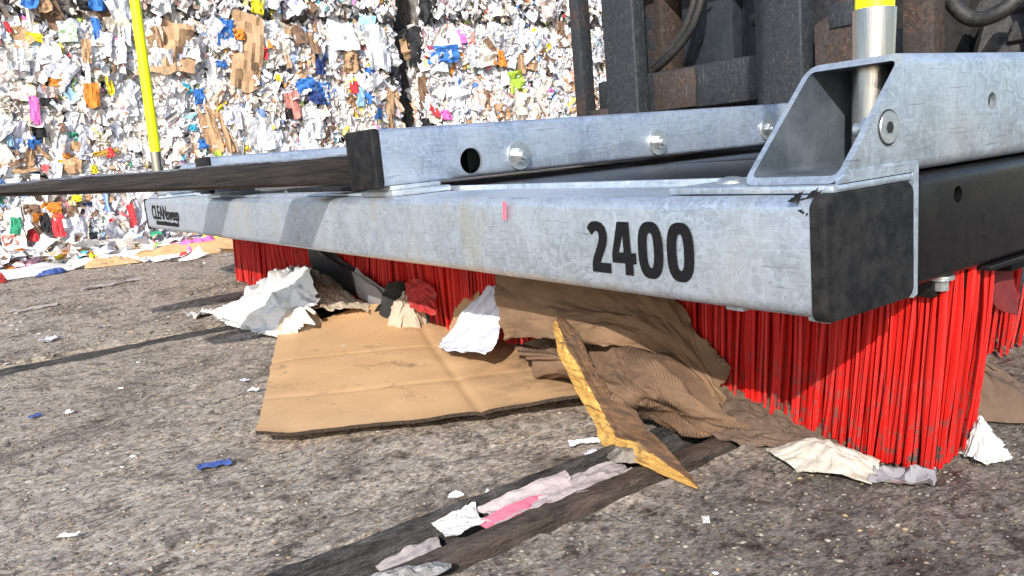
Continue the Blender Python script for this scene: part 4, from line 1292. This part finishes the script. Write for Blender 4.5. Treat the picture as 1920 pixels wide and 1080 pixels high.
Pb[..., 2] = np.maximum(Pb[..., 2], 0.003)
o = obj("corrugated_body", grid_mesh("corrugated_body", Pb, 0.0008, True, 80), KRAFT2)
child(o, bp)
TAIL = [[(-0.262,0.195,0.035),(-0.225,0.200,0.030),(-0.180,0.205,0.026),(-0.140,0.205,0.018),(-0.105,0.205,0.008)],
 [(-0.258,0.172,0.026),(-0.220,0.175,0.030),(-0.175,0.180,0.024),(-0.135,0.188,0.018),(-0.105,0.194,0.010)],
 [(-0.245,0.150,0.008),(-0.205,0.150,0.012),(-0.165,0.160,0.014),(-0.130,0.172,0.010),(-0.108,0.184,0.004)],
 [(-0.235,0.136,0.003),(-0.195,0.134,0.003),(-0.158,0.146,0.003),(-0.128,0.162,0.003),(-0.110,0.178,0.003)]]
crumpled("trodden_tail", TAIL, RAG, 23, 0.009, 4.0, 16, 16, 16, 0.12, 0.001, bp)

# -- split wood
WOODP = [((-0.4043,0.0620,0.1213),(-0.3923,0.0590,0.1283),(-0.4041,0.0760,0.1293)),
 ((-0.3951,0.0582,0.0902),(-0.3662,0.0552,0.0954),(-0.3627,0.0709,0.1114)),
 ((-0.3721,0.0544,0.0652),(-0.3432,0.0514,0.0795),(-0.3371,0.0658,0.0793)),
 ((-0.3481,0.0507,0.0414),(-0.3190,0.0477,0.0544),(-0.3015,0.0607,0.0567)),
 ((-0.3218,0.0469,0.0193),(-0.2941,0.0439,0.0307),(-0.2588,0.0556,0.0455)),
 ((-0.2991,0.0364,0.0040),(-0.2788,0.0401,0.0156),(-0.2368,0.0504,0.0310)),
 ((-0.2593,0.0309,0.0030),(-0.2359,0.0363,0.0220),(-0.2102,0.0453,0.0224)),
 ((-0.2227,0.0242,0.0030),(-0.2133,0.0326,0.0096),(-0.1850,0.0402,0.0116)),
 ((-0.1834,0.0232,0.0025),(-0.1770,0.0288,0.0067),(-0.1672,0.0351,0.0058)),
 ((-0.1490,0.0231,0.0020),(-0.1496,0.0250,0.0032),(-0.1504,0.0271,0.0024))]
W = np.array(WOODP)                                  # stations x 3 lines
Wd = catmull(W, 12, 1) if False else None
def interp_lines(A, s):
    t = np.linspace(0, len(A) - 1, (len(A) - 1) * s + 1)
    i = np.minimum(t.astype(int), len(A) - 2); f = (t - i)[:, None, None]
    return A[i] * (1 - f) + A[i + 1] * f
Wl = interp_lines(W, 9)
ns = len(Wl)
rows = []; flag = []
kf, ko = 12, 14
for i in range(ns):
    L, Rr, Q = Wl[i]
    r = random.Random(i * 13 + 1)
    under = (L + Q) / 2 + np.array([0.0, 0.014 * (1 - i / ns) + 0.002, -0.012 * (1 - i / ns)])
    under[2] = max(under[2], 0.0015)
    row = []
    for k in range(kf): t = k / (kf - 1); row.append(L * (1 - t) + Rr * t)
    for k in range(1, ko): t = k / (ko - 1); row.append(Rr * (1 - t) + Q * t + np.array([0, 0, 0.003]) * math.sin(t * PI) * (1 - i / ns))
    row.append(under + (Q - under) * 0.3); row.append(under + (L - under) * 0.2)
    rows.append(row)
Pw = np.array(rows)
m = Pw.shape[1]
ii, kk = np.meshgrid(np.arange(ns), np.arange(m), indexing='ij')
taper = np.clip(np.minimum(ii / 6, (ns - 1 - ii) / 10), 0.15, 1)
rid = fbm(ii * 0.07, kk * 2.3, 3, 77) * 0.0040 + fbm(ii * 0.5, kk * 2.9, 2, 78) * 0.0016
cen = Pw.mean(1, keepdims=True)
dirs = Pw - cen; dirs /= np.linalg.norm(dirs, axis=2, keepdims=True) + 1e-9
Pw = Pw + dirs * (rid * taper)[..., None]
Pw[..., 2] = np.maximum(Pw[..., 2], 0.0012)
V = Pw.reshape(-1, 3); F = []; fa = []
for i in range(ns - 1):
    for k in range(m):
        k2 = (k + 1) % m
        F.append((i * m + k, i * m + k2, (i + 1) * m + k2, (i + 1) * m + k))
F.append(tuple(range(m))[::-1]); F.append(tuple((ns - 1) * m + k for k in range(m)))
me = bpy.data.meshes.new("split_wood")
o0 = np.array([-0.26, 0.04, 0.0])
me.from_pydata((V - o0).tolist(), [], F)
at_ = me.attributes.new('face', 'FLOAT', 'POINT')
old = np.array([[0.0 if k < kf - 1 else 1.0 for k in range(m)] for i in range(ns)])
old[-22:, :] = np.where(np.arange(m)[None] < kf + 3, 0.15, old[-22:, :])
at_.data.foreach_set('value', old.astype(np.float32).ravel())
bm = bmesh.new(); bm.from_mesh(me); bmesh.ops.recalc_face_normals(bm, faces=bm.faces); bm.to_mesh(me); bm.free()
me.polygons.foreach_set('use_smooth', [True] * len(me.polygons)); me.set_sharp_from_angle(angle=math.radians(32))
setp(obj("splintered_wood", me, WOOD, None, tuple(o0)), "splintered length of yellow and brown wood leaning out of the brown paper", "wood")

# -- lump helper: crumpled dome
def lump(name, cx, cy, rx, ry, rot, H, mat, seed, amp=0.02, freq=2.5, res=46, parent=None, pw=0.7, skew=(0, 0), rag=0.15):
    nr, na = res // 2, res
    rr, aa = np.meshgrid(np.linspace(0, 1, nr), np.linspace(0, 2 * PI, na), indexing='ij')
    n = 1 + rag * fbm(np.cos(aa) * 1.8 + seed, np.sin(aa) * 1.8, 3, seed)
    x = rr * np.cos(aa) * rx * n; y = rr * np.sin(aa) * ry * n
    h = H * (1 - rr ** 2.2) ** pw
    uu_, vv_ = 0.5 + x / (2 * rx), 0.5 + y / (2 * ry)
    f = 0.5 * folds(uu_, vv_, seed, 16, freq) + 0.8 * facets(uu_, vv_, seed + 3, 30, 2.0)
    h = h + amp * f * (0.35 + 0.65 * np.sin(np.clip(rr, 0, 1) * PI)) * (rr < 0.999)
    x = x + skew[0] * h + amp * 0.5 * facets(uu_, vv_, seed + 8, 30, 2.0) + amp * 0.15 * fbm(x * 22, y * 22 + h * 18, 3, seed + 2); y = y + skew[1] * h + amp * 0.5 * facets(uu_, vv_, seed + 9, 30, 2.0) + amp * 0.15 * fbm(x * 22 + 7, y * 22 - h * 18, 3, seed + 3)
    c, s = math.cos(rot), math.sin(rot)
    P = np.stack([x * c - y * s, x * s + y * c, np.maximum(h, 0.002)], -1)
    P[:, -1] = P[:, 0]
    me = grid_mesh(name, P, 0, True, 16)
    return obj(name, me, mat, parent, (cx, cy, 0))

bag = empty("crumpled_paper_bag", (-1.42, 0.09, 0), label="crumpled white paper bag with a beige side beside the cardboard sheet", cat="paper bag")
BAG = [[(-1.760,0.150,0.004),(-1.720,0.180,0.010),(-1.623,0.200,0.030),(-1.480,0.205,0.050)],
 [(-1.740,0.100,0.020),(-1.680,0.130,0.060),(-1.560,0.150,0.088),(-1.440,0.165,0.098)],
 [(-1.653,0.030,0.030),(-1.548,0.070,0.079),(-1.436,0.100,0.111),(-1.364,0.130,0.113)],
 [(-1.595,-0.020,0.019),(-1.394,0.000,0.062),(-1.282,0.030,0.085),(-1.205,0.070,0.100)],
 [(-1.576,-0.040,0.003),(-1.395,-0.030,0.014),(-1.235,-0.010,0.036),(-1.149,0.040,0.069)],
 [(-1.545,-0.045,0.002),(-1.383,-0.040,0.006),(-1.200,-0.020,0.010),(-1.120,0.020,0.045)]]
crumpled("white_paper", BAG, PAPERW, 51, 0.030, 3.2, 12, 16, 28, 0.05, 0.0006, bag)
BEI = [[(-1.440,0.160,0.100),(-1.393,0.172,0.090),(-1.303,0.180,0.066),(-1.222,0.190,0.031)],
 [(-1.257,0.090,0.080),(-1.238,0.110,0.070),(-1.190,0.130,0.060),(-1.134,0.150,0.042)],
 [(-1.165,0.045,0.053),(-1.164,0.070,0.045),(-1.126,0.100,0.045),(-1.091,0.130,0.043)]]
crumpled("beige_side", BEI, PAPERB, 52, 0.014, 3.0, 12, 22, 18, 0.05, 0.0006, bag)
lump("brown_tear", -1.19, 0.028, 0.05, 0.040, 0.7, 0.058, PAPERB, 53, 0.014, 3.0, 50, bag, 0.7, (-0.3, 0.2))

def carton(name, c, size, rot, mat, label, cat, dent=0.004, seed=1):
    bm = bmesh.new()
    bm_box(bm, (-size[0] / 2, -size[1] / 2, -size[2] / 2), (size[0] / 2, size[1] / 2, size[2] / 2))
    bmesh.ops.subdivide_edges(bm, edges=bm.edges[:], cuts=7, use_grid_fill=True)
    me = from_bm(name, bm)
    co = np.array([v.co[:] for v in me.vertices])
    d = folds(co[:, 0] / size[0] + .5, co[:, 1] / size[1] + co[:, 2] / size[2] * .3 + .5, seed, 10, 1.6)
    co[:, 2] += dent * d; co[:, 1] += dent * 0.5 * d
    me.vertices.foreach_set('co', co.astype(np.float32).ravel())
    o = obj(name, me, mat, None, c)
    o.rotation_euler = rot
    return setp(o, label, cat)
carton("flattened_carton", (-1.33, 0.185, 0.088), (0.26, 0.020, 0.075), (0.25, 0.27, 0.12), BLACKC, "charcoal printed carton wedged between white bag and bristles", "carton", 0.006, 61)
carton("torn_carton", (-1.13, 0.178, 0.055), (0.18, 0.014, 0.060), (0.35, 0.34, 0.10), GREYC, "torn grey and red carton lying at the foot of the bristles", "carton", 0.007, 62)
crumpled("crushed_red_carton", [[(-1.00, 0.180, 0.108), (-0.955, 0.178, 0.112), (-0.915, 0.182, 0.106)], [(-0.985, 0.170, 0.082), (-0.935, 0.168, 0.085), (-0.895, 0.172, 0.080)], [(-0.955, 0.158, 0.062), (-0.905, 0.150, 0.060), (-0.865, 0.158, 0.058)]], REDC, 63, 0.010, 3.5, 14, 10, 10, 0.1)
bpy.data.objects["crushed_red_carton"].location.z += 0.0
setp(bpy.data.objects["crushed_red_carton"], "crushed red printed carton against the bristles above the cardboard", "carton")
l = lump("dark_trash_clump", -1.03, 0.195, 0.075, 0.035, 0.3, 0.085, DARKIN, 64, 0.040, 4.0, 40); setp(l, "dark tangled clump of rubbish between grey and red cartons", "rubbish")
l = lump("cream_paper_twist", -1.00, 0.165, 0.035, 0.022, 0.3, 0.075, PAPERB, 65, 0.030, 4.0, 36); setp(l, "small cream twist of paper at the foot of red carton", "paper")
crumpled("brown_carton_flap", [[(-0.87, 0.20, 0.075), (-0.79, 0.20, 0.108)], [(-0.84, 0.17, 0.045), (-0.74, 0.17, 0.078)], [(-0.80, 0.14, 0.03), (-0.70, 0.145, 0.045)]], TANP, 66, 0.006, 2, 8, 10, 12, 0.08, 0.003)
setp(bpy.data.objects["brown_carton_flap"], "brown carton flap standing behind the bluish white paper", "cardboard")
crumpled("folded_white_paper", [[(-0.725,0.172,0.120),(-0.698,0.170,0.126),(-0.660,0.166,0.124)], [(-0.755,0.150,0.088),(-0.690,0.146,0.094),(-0.625,0.140,0.094)], [(-0.778,0.138,0.054),(-0.700,0.128,0.064),(-0.610,0.118,0.070)], [(-0.790,0.124,0.028),(-0.705,0.104,0.040),(-0.600,0.100,0.052)], [(-0.785,0.112,0.022),(-0.70,0.092,0.030),(-0.600,0.090,0.042)]], PAPERL, 67, 0.010, 3.0, 12, 12, 14, 0.06)
setp(bpy.data.objects["folded_white_paper"], "bluish white folded paper standing between cardboard and brown paper", "paper")
crumpled("white_card_edge", [[(-0.345, 0.150, 0.020), (-0.29, 0.150, 0.018), (-0.225, 0.160, 0.010)], [(-0.325, 0.112, 0.010), (-0.275, 0.118, 0.012), (-0.225, 0.138, 0.006)]], PAPERW, 68, 0.003, 2, 6, 12, 10, 0.05, 0.0012)
setp(bpy.data.objects["white_card_edge"], "white card edge sticking out under the brown corrugated paper", "card")
crumpled("ribbed_napkin", [[(-0.160,0.140,0.004),(-0.130,0.168,0.012),(-0.100,0.178,0.010),(-0.064,0.186,0.006)], [(-0.145,0.128,0.008),(-0.115,0.150,0.024),(-0.085,0.160,0.022),(-0.054,0.170,0.010)], [(-0.125,0.122,0.008),(-0.100,0.134,0.018),(-0.074,0.142,0.020),(-0.046,0.154,0.008)], [(-0.105,0.116,0.003),(-0.085,0.120,0.006),(-0.066,0.126,0.008),(-0.042,0.138,0.003)]], PAPERR, 69, 0.0035, 3.5, 14, 16, 16, 0.08)
setp(bpy.data.objects["ribbed_napkin"], "stained cream ribbed paper napkin lying below the red bristles", "napkin")
l = crumpled("paper_wad", [[(-0.026,0.258,0.003),(-0.022,0.274,0.010),(-0.018,0.290,0.004)],[(-0.012,0.247,0.006),(-0.008,0.265,0.040),(-0.004,0.282,0.016)],[(0.002,0.244,0.004),(0.006,0.258,0.024),(0.010,0.270,0.012)],[(0.010,0.246,0.002),(0.016,0.256,0.004),(0.020,0.264,0.003)]], PAPERW, 70, 0.009, 2.4, 12, 20, 24, 0.12); setp(l, "white paper wad behind the near corner of the bristles", "paper")
l = lump("brown_paper_heap", -0.085, 0.385, 0.09, 0.045, 0.4, 0.050, RAG, 71, 0.020, 3.0, 60); setp(l, "trodden brown paper heap beyond the bristles at far right", "brown paper")
crumpled("torn_red_carton", [[(-0.040, 0.315, 0.180), (-0.040, 0.345, 0.186), (-0.045, 0.39, 0.186)], [(-0.030, 0.322, 0.155), (-0.030, 0.350, 0.155), (-0.035, 0.40, 0.148)], [(-0.030, 0.345, 0.130), (-0.028, 0.365, 0.122), (-0.035, 0.41, 0.110)]], REDD, 72, 0.003, 3, 12, 10, 10, 0.1)
setp(bpy.data.objects["torn_red_carton"], "torn red carton caught between the brush rows at right edge", "carton")
o = flat_patch("red_sticker_scrap", 0, 0, 0.007, 0.020, 0, PINK, 73, 0.0, 0.002, 2, 8); o.rotation_euler = (PI / 2, 0.15, 0); o.location = (-0.389, -0.0025, 0.266)
setp(o, "tiny red and white paper scrap stuck on the beam front", "paper scrap")

# -- wet paper in the rail channel
def chan(name, x0, x1, ya, yb, z, mat, seed, label, cat="wet paper", amp=0.0035):
    crumpled(name, [[(x0, ya, z), (x0, (ya + yb) / 2, z + .004), (x0 - .002, yb, z + .002)], [((x0 + x1) / 2, ya + .004, z - .005), ((x0 + x1) / 2 + .002, (ya + yb) / 2, z - .001), ((x0 + x1) / 2, yb - .004, z - .003)], [(x1, ya, z - .001), (x1 + .002, (ya + yb) / 2, z), (x1, yb, z - .002)]], mat, seed, amp, 3.5, 14, 12, 12, 0.10, 0.0006, None, -0.022)
    o = [q for q in bpy.data.objects if q.name.startswith(name)][-1]
    return setp(o, label, cat)
chan("printed_paper_strip", -0.268, -0.232, -0.150, -0.040, 0.002, PAPERP, 81, "wet pinkish printed paper strip lying in the rail channel")
chan("pale_wet_tissue", -0.262, -0.224, -0.075, 0.030, -0.002, PAPERG, 82, "soaked pale tissue in the channel just below the wood", amp=0.005)
chan("pink_paper_strip", -0.246, -0.222, -0.165, -0.085, 0.001, PINK, 83, "bright pink paper strip in the middle of the rail channel", amp=0.002)
chan("white_paper_pad", -0.267, -0.240, -0.200, -0.150, 0.004, PAPERW, 84, "white torn paper pad at the lower end of the pink strip", amp=0.004)
chan("grey_wet_tissue", -0.262, -0.232, -0.262, -0.195, -0.010, PAPERG, 85, "grey wet tissue half sunk in the channel near the picture bottom", amp=0.003)
l = lump("mud_clod", -0.255, 0.040, 0.032, 0.022, 0.4, 0.012, MUD, 86, 0.006, 4, 40); setp(l, "grey muddy clod under the lower side of the wood", "mud")
l = lump("concrete_flake", -0.205, -0.262, 0.012, 0.040, -0.2, 0.010, m_simple("grey_concrete_flake", (0.16, 0.155, 0.15), (0.34, 0.33, 0.32), 120, 0.85, 0, 300, 0.002), 87, 0.006, 4, 36); setp(l, "grey concrete flake on the lower rail edge at picture bottom", "stone")

# -- single scraps on the ground
SCR = [("blue_paper_scrap", -0.586, -0.306, 0.014, 0.036, -0.25, BLUEP, "torn blue paper scrap on the ground in front of the cardboard"),
       ("white_paper_sliver", -0.507, -0.466, 0.008, 0.020, -0.5, PAPERW, "thin white paper sliver at the lower left"),
       ("white_paper_scrap", -1.66, -0.047, 0.05, 0.07, 0.3, PAPERW, "white scrap beside the left end of the paper bag"),
       ("curled_paper_scrap", -0.94, -0.165, 0.014, 0.010, 0.3, PAPERL, "pale scrap left of the cardboard sheet's edge"),
       ("small_white_scrap", -0.87, -0.172, 0.016, 0.012, 0.9, PAPERW, "small white scrap just left of the cardboard, nearest its corner"),
       ("pale_paper_strip", -2.63, -0.10, 0.025, 0.20, 0.30, PAPERG, "long pale paper strip on the ground in front of the bales"),
       ("grey_paper_strip", -2.31, -0.36, 0.025, 0.12, 0.2, PAPERG, "grey white paper strip at the left edge before the bales"),
       ("crumpled_foil_scrap", -1.70, -0.375, 0.03, 0.035, 0.6, PAPERL, "bluish crumpled scrap near the grey rail at left"),
       ("blue_tape_scrap", -1.02, -0.455, 0.010, 0.016, 0.3, BLUEP, "tiny blue scrap at the left picture edge"),
       ("white_torn_scrap", -0.318, 0.030, 0.012, 0.034, -0.55, PAPERL, "bluish white torn scrap beside the wood's lower left side"),
       ("folded_white_scrap", -0.284, 0.012, 0.015, 0.017, 0.4, PAPERL, "folded white scrap on the upper rail bar left of the wood"),
       ("grey_card_scrap", -0.030, 0.168, 0.05, 0.035, 0.5, GREYC, "grey card scrap right of the ribbed napkin"),
       ("white_chip", -0.10, -0.02, 0.006, 0.012, 0.8, PAPERW, "white chip on the dark ground right of the wood tip")]
for i, (nm, x, y, w, h, rot, mt, lab) in enumerate(SCR):
    o = flat_patch(nm, x, y, w, h, rot, mt, 500 + i, 0.003, min(w, h) * 0.25, 2.2, 12)
    setp(o, lab, "paper scrap", "paper scraps on the ground")
for i, (x, y, r_, lab) in enumerate(((-0.303, -0.149, 0.008, "white foam crumb on the upper edge of the rail channel"), (-1.0, -0.412, 0.007, "round white crumb on open ground at left"), (-0.292, -0.120, 0.004, "grey crumb just right of the foam crumb"))):
    l = lump("foam_crumb", x, y, r_, r_ * 0.8, 0.5, r_ * 0.9, FOAM, 600 + i, r_ * 0.5, 4, 24); setp(l, lab, "crumb", "white crumbs")

# -- loose pile along the foot of the bales
FOOT = [("magenta_film", -3.42, 0.36, 0.26, 0.30, 0.5, MAGP, 0.06, "magenta plastic film on the pile below the beam's far end"),
        ("yellow_bag", -3.50, -0.03, 0.10, 0.14, 0.5, YELP, 0.045, "yellow bag on the white paper at the foot of the bales"),
        ("long_white_paper", -3.46, -0.30, 0.20, 0.50, 0.15, PAPERW, 0.03, "long white paper at the foot of the left bale"),
        ("white_paper_spread", -3.45, 0.10, 0.20, 0.36, -0.2, PAPERW, 0.04, "white paper spread beside the yellow bag"),
        ("tan_carton_strip", -3.32, 0.33, 0.09, 0.62, -0.30, TANP, 0.05, "long tan carton strip along the foot of the bales"),
        ("green_film", -3.55, 0.28, 0.12, 0.16, 0.3, m_paper("olive_film", (0.25, 0.38, 0.10), (0.1, 0.1, 0.05), 0.4, 15), 0.05, "olive green film behind the tan strip"),
        ("red_paper", -3.26, 0.30, 0.05, 0.10, 0.1, REDC, 0.02, "red paper in front of the tan strip"),
        ("white_pile_paper", -3.40, 0.62, 0.22, 0.30, 0.7, PAPERW, 0.06, "white paper beyond the magenta film, under the beam"),
        ("blue_pile_paper", -3.36, -0.22, 0.06, 0.12, 0.4, BLUEP, 0.02, "dark blue paper lying before the long white paper"),
        ("brown_pile_paper", -3.38, 0.02, 0.09, 0.22, -0.3, TANP, 0.03, "brown paper in front of the yellow bag"),
        ("red_corner_paper", -3.30, -0.40, 0.06, 0.06, 0.0, REDC, 0.03, "red paper at the left edge before the bales"),
        ("pale_pink_paper", -3.56, 0.06, 0.10, 0.12, 0.2, PAPERP, 0.05, "pale pink paper right of the yellow bag")]
for i, (nm, x, y, w, h, rot, mt, H, lab) in enumerate(FOOT):
    l = lump(nm, x, y, w / 2, h / 2, rot, H, mt, 700 + i, H * 0.7, 3.0, 36); setp(l, lab, "litter", "loose paper along the foot of the bales")

def foot_litter(n, seed):
    r = np.random.default_rng(seed)
    y = r.uniform(-0.75, 1.6, n); x = -3.66 + np.abs(r.normal(0, 0.16, n)) * (0.8 + 0.5 * np.sin(y * 5))
    z = 0.012 + np.clip(0.09 - (x + 3.66) * 0.35, 0, 0.1) * r.random(n)
    size = 0.02 * 4.0 ** (r.random(n) ** 1.3)
    k = 3
    gu, gv = np.meshgrid(np.linspace(-.5, .5, k), np.linspace(-.5, .5, k), indexing='ij')
    a = gu.ravel()[None] * size[:, None] * (1 + r.uniform(-.3, .3, (n, 9))); b = gv.ravel()[None] * (size * r.uniform(1, 2.2, n))[:, None] * (1 + r.uniform(-.3, .3, (n, 9)))
    c = r.normal(0, 0.14, (n, 9)) * size[:, None]
    an = r.uniform(0, PI, n)[:, None]; tl = r.normal(0, 0.5, n)[:, None]
    px = a * np.cos(an) - b * np.sin(an); py = a * np.sin(an) + b * np.cos(an)
    pz = c * np.cos(tl) + px * np.sin(tl); px = px * np.cos(tl) - c * np.sin(tl)
    V = np.stack([px + x[:, None], py + y[:, None], np.maximum(pz + z[:, None], 0.003)], -1).reshape(-1, 3)
    q = np.array([[0, 1, 4, 3], [1, 2, 5, 4], [3, 4, 7, 6], [4, 5, 8, 7]])
    F = (q[None] + (np.arange(n) * 9)[:, None, None]).reshape(-1, 4)
    me = bpy.data.meshes.new("paper_litter"); me.from_pydata(V.tolist(), [], F.tolist())
    Wc = np.array(PALW); C = Wc[r.integers(0, len(Wc), n)] * r.uniform(0.7, 1.0, (n, 1))
    cr_ = r.random(n) < 0.33; mc = np.array([PALC[m] for m in MIXC]); C[cr_] = mc[r.integers(0, len(mc), cr_.sum())]
    C = np.concatenate([C, np.ones((n, 1))], 1)
    at = me.color_attributes.new('col', 'FLOAT_COLOR', 'POINT'); at.data.foreach_set('color', np.repeat(C, 9, 0).astype(np.float32).ravel())
    return setp(obj("paper_litter", me, SCRAPS), "drift of small loose paper along the foot of the bales", "litter", kind='stuff')
foot_litter(900, 77)
